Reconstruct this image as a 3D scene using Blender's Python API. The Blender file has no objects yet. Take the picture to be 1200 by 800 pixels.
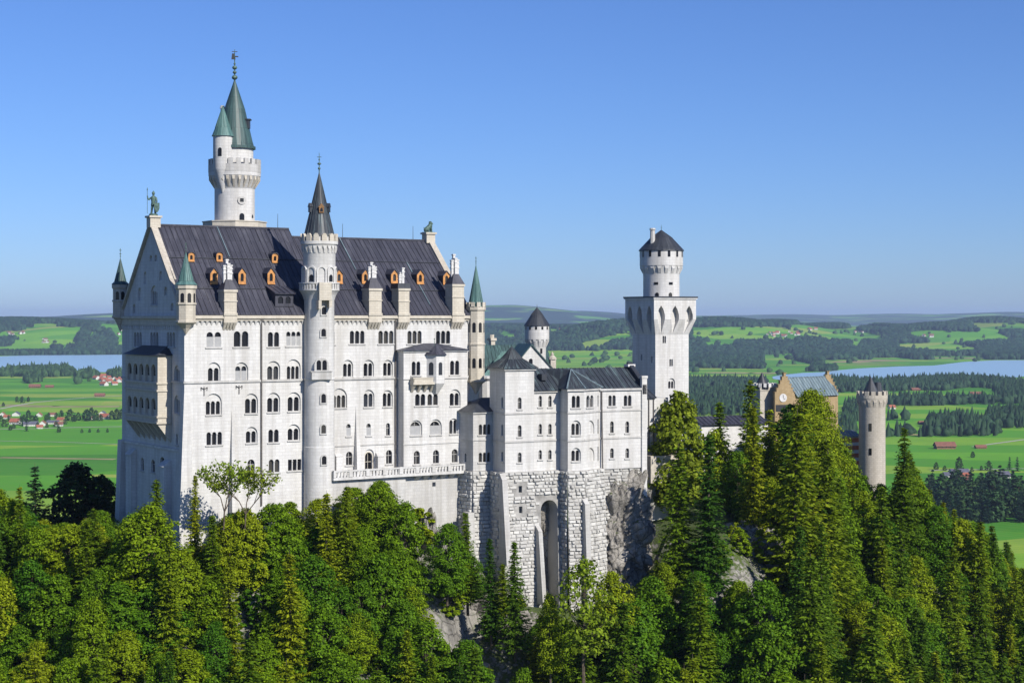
import bpy, math, random
import numpy as np
from mathutils import Vector, Matrix, noise
from mathutils.geometry import tessellate_polygon
R = math.radians
random.seed(7)
scene = bpy.context.scene
COL = scene.collection

# ---------------------------------------------------------------- camera, sky, sun
F = 2000.0; HY = 371.0          # focal length in photo pixels (1200 wide), horizon row
cd = bpy.data.cameras.new('camera'); cam = bpy.data.objects.new('camera', cd); COL.objects.link(cam)
cd.sensor_width = 36; cd.lens = F/1200*36; cd.shift_y = -(400-HY)/1200
cd.clip_start = 1; cd.clip_end = 120000
cam.location = (0, 0, 0); cam.rotation_euler = (R(90), 0, 0)
scene.camera = cam
SUN_AZ = R(138); SUN_EL = R(35)  # azimuth from +Y towards +X
sunv = Vector((math.sin(SUN_AZ)*math.cos(SUN_EL), math.cos(SUN_AZ)*math.cos(SUN_EL), math.sin(SUN_EL)))
ld = bpy.data.lights.new('sun', 'SUN'); ld.energy = 4.7; ld.angle = R(0.53); ld.color = (1, .95, .87)
sun = bpy.data.objects.new('sun', ld); COL.objects.link(sun)
sun.rotation_euler = (-sunv).to_track_quat('-Z', 'Y').to_euler()
world = bpy.data.worlds.new('World'); scene.world = world; world.use_nodes = True
wn = world.node_tree; wn.nodes.clear()
sky = wn.nodes.new('ShaderNodeTexSky'); sky.sky_type = 'NISHITA'; sky.sun_disc = False
sky.sun_elevation = SUN_EL; sky.sun_rotation = SUN_AZ; sky.altitude = 900
sky.air_density = 1.0; sky.dust_density = 0.5; sky.ozone_density = 6.0
bg = wn.nodes.new('ShaderNodeBackground'); bg.inputs[1].default_value = 0.06
wo = wn.nodes.new('ShaderNodeOutputWorld')
tint = wn.nodes.new('ShaderNodeMix'); tint.data_type = 'RGBA'; tint.blend_type = 'MULTIPLY'; tint.inputs[0].default_value = 1
tint.inputs[7].default_value = (.92, 1.12, 1.58, 1)   # the clear deep blue of the day
wn.links.new(sky.outputs[0], tint.inputs[6]); wn.links.new(tint.outputs[2], bg.inputs[0]); wn.links.new(bg.outputs[0], wo.inputs[0])
vs = scene.view_settings; vs.view_transform = 'Standard'; vs.look = 'None'; vs.exposure = 0.36; vs.gamma = 1
vs.use_curve_mapping = False
scene.cycles.max_bounces = 6; scene.cycles.diffuse_bounces = 3; scene.cycles.glossy_bounces = 2
scene.cycles.transmission_bounces = 3; scene.cycles.volume_bounces = 0; scene.cycles.transparent_max_bounces = 6

# ---------------------------------------------------------------- materials
MAT = {}
def nodes(name):
    m = bpy.data.materials.new(name); m.use_nodes = True
    nt = m.node_tree; b = nt.nodes['Principled BSDF']
    MAT[name] = m
    return m, nt, b
class NT:
    def __init__(s, nt): s.nt = nt
    def n(s, typ, ins=None, **kw):
        x = s.nt.nodes.new('ShaderNode'+typ)
        for k, v in kw.items(): setattr(x, k, v)
        for k, v in (ins or {}).items():
            i = x.inputs[k]
            if hasattr(v, 'is_output'): s.nt.links.new(v, i)
            else: i.default_value = v
        return x
    def l(s, a, b): s.nt.links.new(a, b)
    def ramp(s, fac, stops):
        r = s.n('ValToRGB'); e = r.color_ramp.elements
        while len(e) < len(stops): e.new(.5)
        for i, (p, c) in enumerate(stops):
            e[i].position = p; e[i].color = (*c, 1) if len(c) == 3 else c
        s.l(fac, r.inputs[0]); return r.outputs[0]
    def mix(s, fac, a, b, mode='MIX'):
        m = s.n('Mix', data_type='RGBA', blend_type=mode)
        for sock, v in ((m.inputs[0], fac), (m.inputs[6], a), (m.inputs[7], b)):
            if hasattr(v, 'is_output'): s.l(v, sock)
            else: sock.default_value = v if not isinstance(v, tuple) else (*v, 1)
        return m.outputs[2]
def g(v): return (v, v, v)

def stone(name, col, col2, bw=1.1, bh=.5, mort=.018, mortc=.72, stain=.35, bump=.35, nscale=.5):
    m, nt, b = nodes(name); t = NT(nt)
    uv = t.n('TexCoord').outputs['UV']
    ob = t.n('NewGeometry').outputs['Position']
    br = t.n('TexBrick', {'Vector': uv, 'Color1': (*col, 1), 'Color2': (*col2, 1), 'Mortar': (*[c*mortc for c in col], 1),
             'Scale': 1.0, 'Mortar Size': mort, 'Mortar Smooth': .3, 'Bias': 0.0, 'Brick Width': bw, 'Row Height': bh})
    mp = t.n('Mapping', {'Vector': ob, 'Scale': (.9, .9, .07)})
    n1 = t.n('TexNoise', {'Vector': mp.outputs[0], 'Scale': nscale*2, 'Detail': 6.0, 'Roughness': .62})
    n2 = t.n('TexNoise', {'Vector': ob, 'Scale': .13, 'Detail': 5.0, 'Roughness': .6})
    f1 = t.ramp(n1.outputs[0], [(.42, g(0)), (.66, g(stain*1.25))])
    f2 = t.ramp(n2.outputs[0], [(.5, g(0)), (.78, g(stain*.8))])
    c = t.mix(f1, br.outputs[0], tuple(x*y for x, y in zip(col, (.60, .58, .55))))
    c = t.mix(f2, c, tuple(x*y for x, y in zip(col, (.76, .73, .66))))
    t.l(c, b.inputs['Base Color']); b.inputs['Roughness'].default_value = .9
    b.inputs['Specular IOR Level'].default_value = .2
    n3 = t.n('TexNoise', {'Vector': ob, 'Scale': 3.0, 'Detail': 4.0})
    h = t.n('Math', {0: br.outputs['Fac'], 1: -.6}, operation='MULTIPLY')
    h2 = t.n('Math', {0: h.outputs[0], 1: n3.outputs[0]}, operation='ADD')
    bp = t.n('Bump', {'Height': h2.outputs[0], 'Strength': bump, 'Distance': .06})
    t.l(bp.outputs[0], b.inputs['Normal'])
    return m
stone('limestone', (.60, .59, .565), (.54, .53, .51), stain=.45)
stone('grey_limestone', (.51, .50, .475), (.455, .445, .425), stain=.5)
stone('sandstone', (.55, .505, .42), (.49, .445, .365), bw=.8, bh=.4, stain=.3)
stone('gate_stone', (.50, .455, .385), (.44, .40, .335), bw=.8, bh=.4, stain=.5, mortc=.6)
stone('yellow_brick', (.40, .30, .17), (.33, .24, .13), bw=.5, bh=.25, stain=.5)
def rubble(name, c1, c2):
    m, nt, b = nodes(name); t = NT(nt)
    ge = t.n('NewGeometry'); ob = ge.outputs['Position']
    c = t.ramp(ge.outputs['Random Per Island'], [(0, c1), (1, c2)])
    n2 = t.n('TexNoise', {'Vector': ob, 'Scale': .25, 'Detail': 7.0, 'Roughness': .65})
    c = t.mix(t.ramp(n2.outputs[0], [(.45, g(0)), (.7, g(.45))]), c, (.30, .285, .25))
    t.l(c, b.inputs['Base Color']); b.inputs['Roughness'].default_value = .95
    n3 = t.n('TexNoise', {'Vector': ob, 'Scale': 2.2, 'Detail': 6.0, 'Roughness': .7})
    bp = t.n('Bump', {'Height': n3.outputs[0], 'Strength': .8, 'Distance': .18})
    t.l(bp.outputs[0], b.inputs['Normal'])
rubble('rubble', (.40, .39, .365), (.59, .58, .545))

def metal_roof(name, c1, c2, c3, rough=.5, sc=.5):
    m, nt, b = nodes(name); t = NT(nt)
    uv = t.n('TexCoord').outputs['UV']; ob = t.n('NewGeometry').outputs['Position']
    mp = t.n('Mapping', {'Vector': uv, 'Scale': (1.3, .16, 1)})
    n1 = t.n('TexNoise', {'Vector': mp.outputs[0], 'Scale': sc*2, 'Detail': 7.0, 'Roughness': .65})
    n2 = t.n('TexNoise', {'Vector': ob, 'Scale': .22, 'Detail': 5.0, 'Roughness': .6})
    c = t.ramp(n1.outputs[0], [(.3, c1), (.52, c2), (.74, c3)])
    c = t.mix(t.ramp(n2.outputs[0], [(.4, g(0)), (.7, g(.55))]), c, c1)
    br = t.n('TexBrick', {'Vector': uv, 'Color1': (1, 1, 1, 1), 'Color2': (.8, .8, .82, 1), 'Mortar': (.5, .5, .5, 1), 'Scale': 1.0, 'Mortar Size': .03, 'Brick Width': .75, 'Row Height': 2.6})
    c = t.mix(1.0, c, br.outputs[0], 'MULTIPLY')
    t.l(c, b.inputs['Base Color']); b.inputs['Roughness'].default_value = rough
    b.inputs['Specular IOR Level'].default_value = .4
metal_roof('slate', (.036, .037, .050), (.056, .056, .073), (.115, .115, .135), .5)
metal_roof('dark_slate', (.024, .028, .036), (.040, .045, .054), (.078, .088, .10), .5)
metal_roof('patina_slate', (.026, .031, .040), (.046, .055, .064), (.16, .235, .235), .5)
metal_roof('copper', (.05, .105, .10), (.095, .20, .18), (.20, .33, .29), .55, .7)
metal_roof('dark_copper', (.035, .06, .06), (.05, .10, .095), (.09, .17, .155), .5, .7)
metal_roof('zinc', (.10, .14, .16), (.18, .24, .26), (.30, .36, .37), .45)
def plain(name, col, rough=.8, var=.25, scale=2.0, spec=.3, metallic=0):
    m, nt, b = nodes(name); t = NT(nt)
    ob = t.n('NewGeometry').outputs['Position']
    n1 = t.n('TexNoise', {'Vector': ob, 'Scale': scale, 'Detail': 5.0})
    c = t.ramp(n1.outputs[0], [(.35, tuple(x*(1-var) for x in col)), (.65, tuple(min(1, x*(1+var)) for x in col))])
    t.l(c, b.inputs['Base Color']); b.inputs['Roughness'].default_value = rough
    b.inputs['Specular IOR Level'].default_value = spec; b.inputs['Metallic'].default_value = metallic
m_, nt_g, b_ = nodes('glass'); tg = NT(nt_g); og = tg.n('ObjectInfo')
tg.l(tg.ramp(og.outputs['Random'], [(0, (.008, .008, .010)), (.6, (.014, .014, .017)), (.8, (.05, .047, .042)), (1, (.03, .035, .045))]), b_.inputs['Base Color'])
tg.l(tg.n('MapRange', {0: og.outputs['Random'], 3: .25, 4: .08}).outputs[0], b_.inputs['Roughness']); b_.inputs['Specular IOR Level'].default_value = .3
plain('mortar', (.30, .29, .27), .95, .3, .8)
plain('shutter', (.33, .33, .325), .8, .06)
plain('wood_orange', (.47, .225, .075), .7, .25)
plain('wood_brown', (.22, .12, .05), .7, .25)
plain('bronze', (.07, .12, .10), .55, .4, 3.0)
plain('iron', (.03, .03, .033), .6, .2)
plain('drain', (.12, .11, .10), .6, .2)
plain('red_stripe', (.45, .15, .08), .9, .15)
plain('white_plaster', (.56, .55, .53), .9, .08)
plain('bark', (.09, .07, .05), .95, .35, 3)
plain('gravel', (.42, .38, .32), .95, .2)
def rockmat(name, scale=1.0, tint=(1, 1, 1), mossy=.35):
    m, nt, b = nodes(name); t = NT(nt)
    ge = t.n('NewGeometry'); ob = ge.outputs['Position']
    mp = t.n('Mapping', {'Vector': ob, 'Scale': (1.2, 1.2, .8)})
    n1 = t.n('TexNoise', {'Vector': mp.outputs[0], 'Scale': .35*scale, 'Detail': 9.0, 'Roughness': .68})
    n2 = t.n('TexNoise', {'Vector': ob, 'Scale': 1.6*scale, 'Detail': 8.0, 'Roughness': .7})
    c = t.ramp(n1.outputs[0], [(.32, tuple(.09*x for x in tint)), (.46, tuple(.25*x for x in tint)), (.66, tuple(.44*x for x in tint))])
    sep = t.n('SeparateXYZ', {0: ge.outputs['Normal']})
    up = t.n('Math', {0: sep.outputs[2], 1: n2.outputs[0]}, operation='MULTIPLY')
    mo = t.ramp(up.outputs[0], [(mossy, g(0)), (mossy+.08, g(1))])
    gr = t.ramp(n2.outputs[0], [(.35, (.03, .05, .012)), (.65, (.085, .12, .02))])
    dst = t.n('Mix', {0: .25, 4: ob, 5: n2.outputs['Color']}, data_type='VECTOR')
    cr = t.n('TexVoronoi', {'Vector': dst.outputs[1], 'Scale': .75*scale}, feature='DISTANCE_TO_EDGE')
    cr2 = t.n('TexVoronoi', {'Vector': dst.outputs[1], 'Scale': 2.3*scale}, feature='DISTANCE_TO_EDGE')
    c = t.mix(1.0, c, t.ramp(cr.outputs[0], [(0, g(.35)), (.05, g(1.0))]), 'MULTIPLY'); c = t.mix(1.0, c, t.ramp(cr2.outputs[0], [(0, g(.6)), (.05, g(1.0))]), 'MULTIPLY')
    t.l(t.mix(mo, c, gr), b.inputs['Base Color']); b.inputs['Roughness'].default_value = .95
    bp = t.n('Bump', {'Height': n2.outputs[0], 'Strength': 1.0, 'Distance': .5})
    t.l(bp.outputs[0], b.inputs['Normal'])
rockmat('rock', 1.0, (1.08, 1.0, .88), .36)
rockmat('hill_ground', .7, (.9, .85, .75), .30)

def leafmat(name, c1, c2, c3, trans=.3):
    """c1..c3: the leaf colours of different trees of the kind (object random) and leaves (island random)."""
    m, nt, b = nodes(name); t = NT(nt)
    oi = t.n('ObjectInfo'); ge = t.n('NewGeometry')
    base = t.ramp(oi.outputs['Random'], [(0, c1), (.5, c2), (1, c3)])
    hsv = t.n('HueSaturation', {'Color': base, 'Saturation': 1.0})
    v = t.n('MapRange', {0: ge.outputs['Random Per Island'], 3: .50, 4: 1.55})
    h = t.n('MapRange', {0: ge.outputs['Random Per Island'], 3: .512, 4: .496})
    t.l(v.outputs[0], hsv.inputs['Value']); t.l(h.outputs[0], hsv.inputs['Hue'])
    t.l(hsv.outputs[0], b.inputs['Base Color']); b.inputs['Roughness'].default_value = .6
    b.inputs['Specular IOR Level'].default_value = .1
    tr = t.n('BsdfTranslucent', {'Color': hsv.outputs[0]})
    mx = t.n('MixShader', {0: trans, 1: b.outputs[0], 2: tr.outputs[0]})
    t.l(mx.outputs[0], nt.nodes['Material Output'].inputs[0])
leafmat('leaf_broad', (.058, .145, .007), (.125, .210, .006), (.225, .270, .008), .27)
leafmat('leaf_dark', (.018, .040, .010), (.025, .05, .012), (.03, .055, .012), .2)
leafmat('leaf_bright', (.17, .25, .015), (.19, .26, .015), (.21, .26, .018), .4)
leafmat('needle', (.040, .095, .008), (.102, .162, .006), (.205, .235, .008), .2)
leafmat('far_needle', (.013, .036, .018), (.016, .041, .018), (.022, .048, .019), .0)
leafmat('far_leaf', (.024, .058, .018), (.03, .065, .02), (.04, .075, .02), .0)

# ---------------------------------------------------------------- mesh builder
UP = Vector((0, 0, 1))
class MB:
    def __init__(s): s.v = []; s.f = []; s.uv = {}
    def poly(s, pts, uv=None):
        i = len(s.v); s.v.extend(Vector(p) for p in pts); s.f.append(tuple(range(i, i+len(pts))))
        if uv: s.uv[len(s.f)-1] = uv
    def box8(s, p):  # p: 4 bottom, 4 top
        i = len(s.v); s.v.extend(Vector(q) for q in p)
        for f in ((3, 2, 1, 0), (4, 5, 6, 7), (0, 1, 5, 4), (1, 2, 6, 5), (2, 3, 7, 6), (3, 0, 4, 7)): s.f.append(tuple(i+k for k in f))
    def fbox(s, fr, u0, u1, z0, z1, w0, w1, tu=0, tw0=0, tw1=0):
        """box in a facade frame; tu/tw taper at the top"""
        q = lambda u, w, z: fr.p(u, z, w)
        s.box8([q(u0, w1, z0), q(u1, w1, z0), q(u1, w0, z0), q(u0, w0, z0),
                q(u0+tu, w1-tw1, z1), q(u1-tu, w1-tw1, z1), q(u1-tu, w0+tw0, z1), q(u0+tu, w0+tw0, z1)])
    def prism(s, pts, z0, z1, top=True, bot=False, f=1.0, c=None):
        """vertical prism of a plan polygon (x,y), the top scaled by f about c"""
        n = len(pts); i = len(s.v)
        c = c or (sum(p[0] for p in pts)/n, sum(p[1] for p in pts)/n)
        s.v.extend(Vector((p[0], p[1], z0)) for p in pts)
        s.v.extend(Vector((c[0]+(p[0]-c[0])*f, c[1]+(p[1]-c[1])*f, z1)) for p in pts)
        for k in range(n): s.f.append((i+k, i+(k+1) % n, i+n+(k+1) % n, i+n+k))
        if top: s.f.append(tuple(i+n+k for k in range(n)))
        if bot: s.f.append(tuple(i+k for k in reversed(range(n))))
    def pyramid(s, pts, z0, apex):
        n = len(pts); i = len(s.v)
        s.v.extend(Vector((p[0], p[1], z0)) for p in pts); s.v.append(Vector(apex))
        for k in range(n): s.f.append((i+k, i+(k+1) % n, i+n))
        s.f.append(tuple(i+k for k in reversed(range(n))))
    def lathe(s, c, prof, seg=32, a0=0.0, cap=True):
        n = len(prof); i = len(s.v)
        for r, z in prof:
            for k in range(seg):
                a = a0+2*math.pi*k/seg
                s.v.append(Vector((c[0]+r*math.cos(a), c[1]+r*math.sin(a), z)))
        L = 0
        for j in range(n-1):
            dl = math.hypot(prof[j+1][0]-prof[j][0], prof[j+1][1]-prof[j][1])
            rr = max(prof[j][0], prof[j+1][0], .1)
            for k in range(seg):
                k2 = (k+1) % seg
                s.f.append((i+j*seg+k, i+j*seg+k2, i+(j+1)*seg+k2, i+(j+1)*seg+k))
                ua, ub = 2*math.pi*rr*k/seg, 2*math.pi*rr*(k+1)/seg
                va, vb = prof[j][1], prof[j+1][1]
                if abs(vb-va) < .3*dl: va, vb = L, L+dl
                s.uv[len(s.f)-1] = [(ua, va), (ub, va), (ub, vb), (ua, vb)]
            L += dl
        if cap:
            if prof[0][0] > .02: s.f.append(tuple(i+k for k in reversed(range(seg))))
            if prof[-1][0] > .02: s.f.append(tuple(i+(n-1)*seg+k for k in range(seg)))
    def tube(s, p0, p1, r0, r1=None, seg=6):
        r1 = r0 if r1 is None else r1
        p0, p1 = Vector(p0), Vector(p1); d = (p1-p0).normalized()
        a = d.orthogonal().normalized(); b = d.cross(a); i = len(s.v)
        for p, r in ((p0, r0), (p1, r1)):
            for k in range(seg):
                t = 2*math.pi*k/seg; s.v.append(p+(a*math.cos(t)+b*math.sin(t))*r)
        for k in range(seg): s.f.append((i+k, i+(k+1) % seg, i+seg+(k+1) % seg, i+seg+k))
        s.f.append(tuple(i+k for k in reversed(range(seg)))); s.f.append(tuple(i+seg+k for k in range(seg)))
    def ball(s, c, r, seg=10, rz=None, rings=6):
        rz = rz or r
        s.lathe(c, [(max(.001, r*math.sin(math.pi*j/rings)), c[2]-rz*math.cos(math.pi*j/rings)) for j in range(rings+1)], seg, cap=False)
    def build(s, name, mat, parent=None, smooth=None, uv=True):
        me = bpy.data.meshes.new(name); me.from_pydata([tuple(v) for v in s.v], [], s.f)
        me.materials.append(MAT[mat])
        if uv:
            lay = me.uv_layers.new(name='UVMap'); co = s.v
            for p in me.polygons:
                e = s.uv.get(p.index)
                if e: 
                    for k, li in enumerate(p.loop_indices): lay.data[li].uv = e[k]
                    continue
                n = p.normal
                if abs(n.z) > .98: a, b = Vector((1, 0, 0)), Vector((0, 1, 0))
                else:
                    a = UP.cross(n).normalized(); b = n.cross(a)
                for li in p.loop_indices:
                    q = co[me.loops[li].vertex_index]; lay.data[li].uv = (q.dot(a), q.dot(b))
        if smooth is not None:
            me.shade_smooth(); me.set_sharp_from_angle(angle=R(smooth))
        o = bpy.data.objects.new(name, me); COL.objects.link(o)
        if parent is not None: o.parent = parent
        return o
def tag(o, label=None, cat=None, group=None, kind=None):
    for k, v in (('label', label), ('category', cat), ('group', group), ('kind', kind)):
        if v: o[k] = v
    return o
class Root:
    """an Empty at the base of a thing; parts keep world-space meshes, so the Empty stays at identity offset through their parent inverse"""
def thing(name, label, cat, loc=(0, 0, 0), group=None):
    o = bpy.data.objects.new(name, None); COL.objects.link(o); o.location = loc; o.empty_display_size = 1
    return tag(o, label, cat, group)
def settle(root):
    """parts were modelled in world space: give them the inverse of the root's place"""
    inv = Matrix.Translation(-Vector(root.location))
    for c in root.children: c.matrix_parent_inverse = inv
def copy_tree(o, parent=None):
    c = o.copy(); COL.objects.link(c)
    if parent is not None: c.parent = parent
    for ch in o.children: copy_tree(ch, c)
    return c

# ---------------------------------------------------------------- facade frames
def ray(px, Y): return Vector(((px-600)/F*Y, Y))
class Fr:
    def __init__(s, P, d):
        s.P = Vector((P[0], P[1])); s.d = Vector((d[0], d[1])).normalized(); s.n = Vector((s.d.y, -s.d.x))
    def off(s, w): return Fr(s.P+s.n*w, s.d)
    def u(s, px):
        k = (px-600)/F; return (k*s.P.y-s.P.x)/(s.d.x-k*s.d.y)
    def z(s, px, py): return (HY-py)/F*(s.P.y+s.u(px)*s.d.y)
    def p(s, u, z, w=0.0):
        q = s.P+s.d*u+s.n*w; return Vector((q.x, q.y, z))
    def xy(s, u, w=0.0): return s.P+s.d*u+s.n*w
def dirv(deg): return Vector((math.cos(R(deg)), math.sin(R(deg))))
def arch(u0, u1, z0, z1, seg=8, point=False):
    """outline of an arched opening, counter-clockwise seen from outside"""
    r = (u1-u0)/2; c = (u0+u1)/2; h = min(r*(1.5 if point else 1), (z1-z0)*.8); zs = z1-h
    pts = [(u0, z0), (u1, z0)]
    for k in range(seg+1):
        a = math.pi*k/seg; x, y = math.cos(a), math.sin(a)
        if point: y = 1-abs(x)**1.6
        pts.append((c+r*x, zs+h*y))
    return pts
def rect(u0, u1, z0, z1): return [(u0, z0), (u1, z0), (u1, z1), (u0, z1)]
def sheet(mb, fr, outline, holes, w):
    loops = [outline]+holes
    flat = [q for l in loops for q in l]
    tris = tessellate_polygon([[Vector((a, b, 0)) for a, b in l] for l in loops])
    i = len(mb.v); mb.v.extend(fr.p(a, b, w) for a, b in flat)
    for t in tris:
        (ax, ay), (bx, by), (cx, cy) = (flat[k] for k in t)
        t = t if (bx-ax)*(cy-ay)-(by-ay)*(cx-ax) > 0 else tuple(reversed(t))
        mb.f.append(tuple(i+k for k in t))
def reveal(mb, fr, loop, w0, w1):
    n = len(loop)
    for k in range(n):
        a, b = loop[k], loop[(k+1) % n]
        mb.poly([fr.p(*b, w0), fr.p(*a, w0), fr.p(*a, w1), fr.p(*b, w1)])
class Wall:
    def __init__(s, fr, outline, mb): s.fr, s.out, s.mb, s.holes = fr, outline, mb, []
    def hole(s, loop, depth, back=None):
        s.holes.append(loop); reveal(s.mb, s.fr, loop, 0, -depth)
        if back is not None: sheet(s.mb, s.fr, loop, back, -depth)
    def done(s): sheet(s.mb, s.fr, s.out, s.holes, 0)
def window(W, root, x0, x1, y0, y1, n=1, blind=None, fill='glass', sill=True, bars='wood_brown', shape='arch', gap=.24, deep=.4, surround=None):
    """a window of n lights between photo columns x0..x1 and rows y0..y1 of wall W; blind = row of the crown of a recessed relieving arch"""
    fr = W.fr; u0, u1 = fr.u(x0), fr.u(x1); xm = (x0+x1)/2; z1, z0 = fr.z(xm, y0), fr.z(xm, y1)
    wl = (u1-u0)/(n+gap*(n-1)); lights = []
    for k in range(n):
        a = u0+k*wl*(1+gap)
        lights.append(arch(a, a+wl, z0, z1, 8) if shape == 'arch' else arch(a, a+wl, z0, z1, 6, True) if shape == 'point' else rect(a, a+wl, z0, z1))
    w = 0.0
    if blind is not None:
        zb = fr.z(xm, blind); big = arch(u0-.18, u1+.18, z0-.04, zb, 14)
        W.holes.append(big); reveal(W.mb, fr, big, 0, -.26); sheet(W.mb, fr, big, lights, -.26); w = -.26
    for l in lights:
        if blind is None: W.holes.append(l)
        reveal(W.mb, fr, l, w, w-deep)
    m = MB()
    if sill: m.fbox(fr, u0-.22, u1+.22, z0-.22, z0-.045, -.12, .16)
    for k in range(n-1):   # colonnette in front of each pier
        uc = u0+(k+1)*wl+k*wl*gap+wl*gap/2; r = wl*gap*.42
        m.tube(fr.p(uc, z0, w-.05), fr.p(uc, z1-wl*.5, w-.05), r, r, 6)
        m.fbox(fr, uc-r*1.7, uc+r*1.7, z1-wl*.55, z1-wl*.36, w-.2, w+.06)
    for k in range(n if n == 1 else 0):
        a = u0+k*wl*(1+gap)
        m.fbox(fr, a+wl/2-.03, a+wl/2+.03, z0, z1-.05, w-deep*.95, w-deep*.72)
        m.fbox(fr, a, a+wl, z0+(z1-z0)*.58, z0+(z1-z0)*.58+.07, w-deep*.9, w-deep*.75)
    if surround:
        ring = arch(u0-.16, u1+.16, z0-.03, z1+.16, 10)
        sheet(m, fr, ring, lights, w+.05); reveal(m, fr, ring, w+.05, w)
    if not m.f: m.fbox(fr, u0, u1, z0-.1, z0, -.1, .05)
    wo_ = m.build('window', 'grey_limestone' if surround is None else surround, root)
    p = MB()
    for l in lights:
        sheet(p, fr, l, [], w-deep*.9)
    p.build('pane', 'glass', wo_)
    if fill == 'shutter':
        q = MB()
        for k, l in enumerate(lights):
            a = l[0][0]
        q.fbox(fr, u0-.02, u1+.02, z0, z0+(z1-z0)*.68, w-.2, w-.04)
        q.build('shutter', 'shutter', wo_)
    return wo_

def ring_blocks(mb, c, r0, r1, z0, z1, n, frac=.55, a0=0.0, round_top=False):
    for k in range(n):
        a = a0+2*math.pi*k/n; h = math.pi/n*frac
        q = lambda r, t, z: Vector((c[0]+r*math.cos(t), c[1]+r*math.sin(t), z))
        mb.box8([q(r1, a-h, z0), q(r1, a+h, z0), q(r0, a+h, z0), q(r0, a-h, z0), q(r1, a-h, z1), q(r1, a+h, z1), q(r0, a+h, z1), q(r0, a-h, z1)])
        if round_top:
            mb.box8([q(r1, a-h, z1), q(r1, a+h, z1), q(r0, a+h, z1), q(r0, a-h, z1),
                     q(r1, a-h*.45, z1+.3), q(r1, a+h*.45, z1+.3), q(r0, a+h*.45, z1+.3), q(r0, a-h*.45, z1+.3)])
def ring_corbels(mb, c, rin, rout, z0, z1, n, frac=.42, a0=0.0):
    """corbels growing outwards, carrying a parapet, with small arches hinted between by stepped heads"""
    for k in range(n):
        a = a0+2*math.pi*k/n; h = math.pi/n*frac
        q = lambda r, t, z: Vector((c[0]+r*math.cos(t), c[1]+r*math.sin(t), z))
        zm = z0+(z1-z0)*.55
        mb.box8([q(rin+.1, a-h, z0), q(rin+.1, a+h, z0), q(rin-.1, a+h, z0), q(rin-.1, a-h, z0), q(rout, a-h, zm), q(rout, a+h, zm), q(rin-.1, a+h, zm), q(rin-.1, a-h, zm)])
        mb.box8([q(rout, a-h, zm), q(rout, a+h, zm), q(rin-.1, a+h, zm), q(rin-.1, a-h, zm), q(rout, a-h*1.9, z1), q(rout, a+h*1.9, z1), q(rin-.1, a+h*1.9, z1), q(rin-.1, a-h*1.9, z1)])
def seams(mb, a, b, c, d, step=.8, w=.05, h=.09):
    """standing seams on roof quad a,b (eave) -> d,c (ridge)"""
    a, b, c, d = map(Vector, (a, b, c, d)); L = (b-a).length; n = max(1, int(L/step))
    nor = (b-a).cross(d-a).normalized(); t = (b-a).normalized()
    for k in range(n+1):
        f = k/n; p, q = a.lerp(b, f), d.lerp(c, f)
        mb.box8([p-t*w, p+t*w, q+t*w, q-t*w, p-t*w*.6+nor*h, p+t*w*.6+nor*h, q+t*w*.6+nor*h, q-t*w*.6+nor*h])
def roof_quad(mb, a, b, c, d, step=.8, th=.12, seam=True):
    a, b, c, d = map(Vector, (a, b, c, d)); nor = (b-a).cross(d-a).normalized()*th
    mb.box8([a-nor, b-nor, c-nor, d-nor, a, b, c, d])
    if seam: seams(mb, a, b, c, d, step)
def cone_seams(mb, c, r, z0, z1, n, w=.04, r1=.03):
    for k in range(n):
        a = 2*math.pi*k/n
        p = Vector((c[0]+r*math.cos(a), c[1]+r*math.sin(a), z0)); q = Vector((c[0]+r1*math.cos(a), c[1]+r1*math.sin(a), z1))
        mb.tube(p, q, w, w*.5, 4)
def finial(root, c, z, h, mat='bronze', name='finial', cross=True):
    m = MB(); m.tube((c[0], c[1], z-.4), (c[0], c[1], z+h), .10*h/3, .05*h/3, 6)
    m.ball((c[0], c[1], z+h*.25), .22*h/3, 8); m.ball((c[0], c[1], z+h*.5), .32*h/3, 8, .2*h/3); m.ball((c[0], c[1], z+h*.72), .14*h/3, 8)
    if cross:
        m.box8([Vector((c[0]+dx*.35*h/3, c[1]+dy, z+h*.84+dz)) for dz in (0, .09) for dx, dy in ((-1, -.04), (1, -.04), (1, .04), (-1, .04))])
        m.tube((c[0], c[1], z+h*.8), (c[0], c[1], z+h*1.08), .06, .04, 5)
    return m.build(name, mat, root)
def hw(px, Y): return px*Y/F
def zy(y, Y): return (HY-y)/F*Y
# ================================================================ THE PALACE (the big gabled block)
P0 = ray(216, 250); fS = Fr(P0, dirv(33)); D, N = fS.d, fS.n
k_ = (143-600)/F; W = (P0.x-k_*P0.y)/(N.x-k_*N.y)
L = fS.u(551)
NW = P0-N*W; fW = Fr(NW, N)                     # west front, left to right
fN = Fr(P0+D*L-N*W, -D); fE = Fr(P0+D*L, -N)
ZR1, ZR2 = 14.0, 12.75; TM = fS.off(-W/2).u(338); ZB = -46
pal = thing('palace_building', 'huge white stone palace with steep slate roof, gables and rows of arched windows', 'palace', fS.p(0, -32))
mb = MB()
Sw = Wall(fS, rect(0, L, ZB, 0), mb)
Ww = Wall(fW, [(0, ZB), (W, ZB), (W, 0), (W/2, ZR1), (0, 0)], mb)
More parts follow.
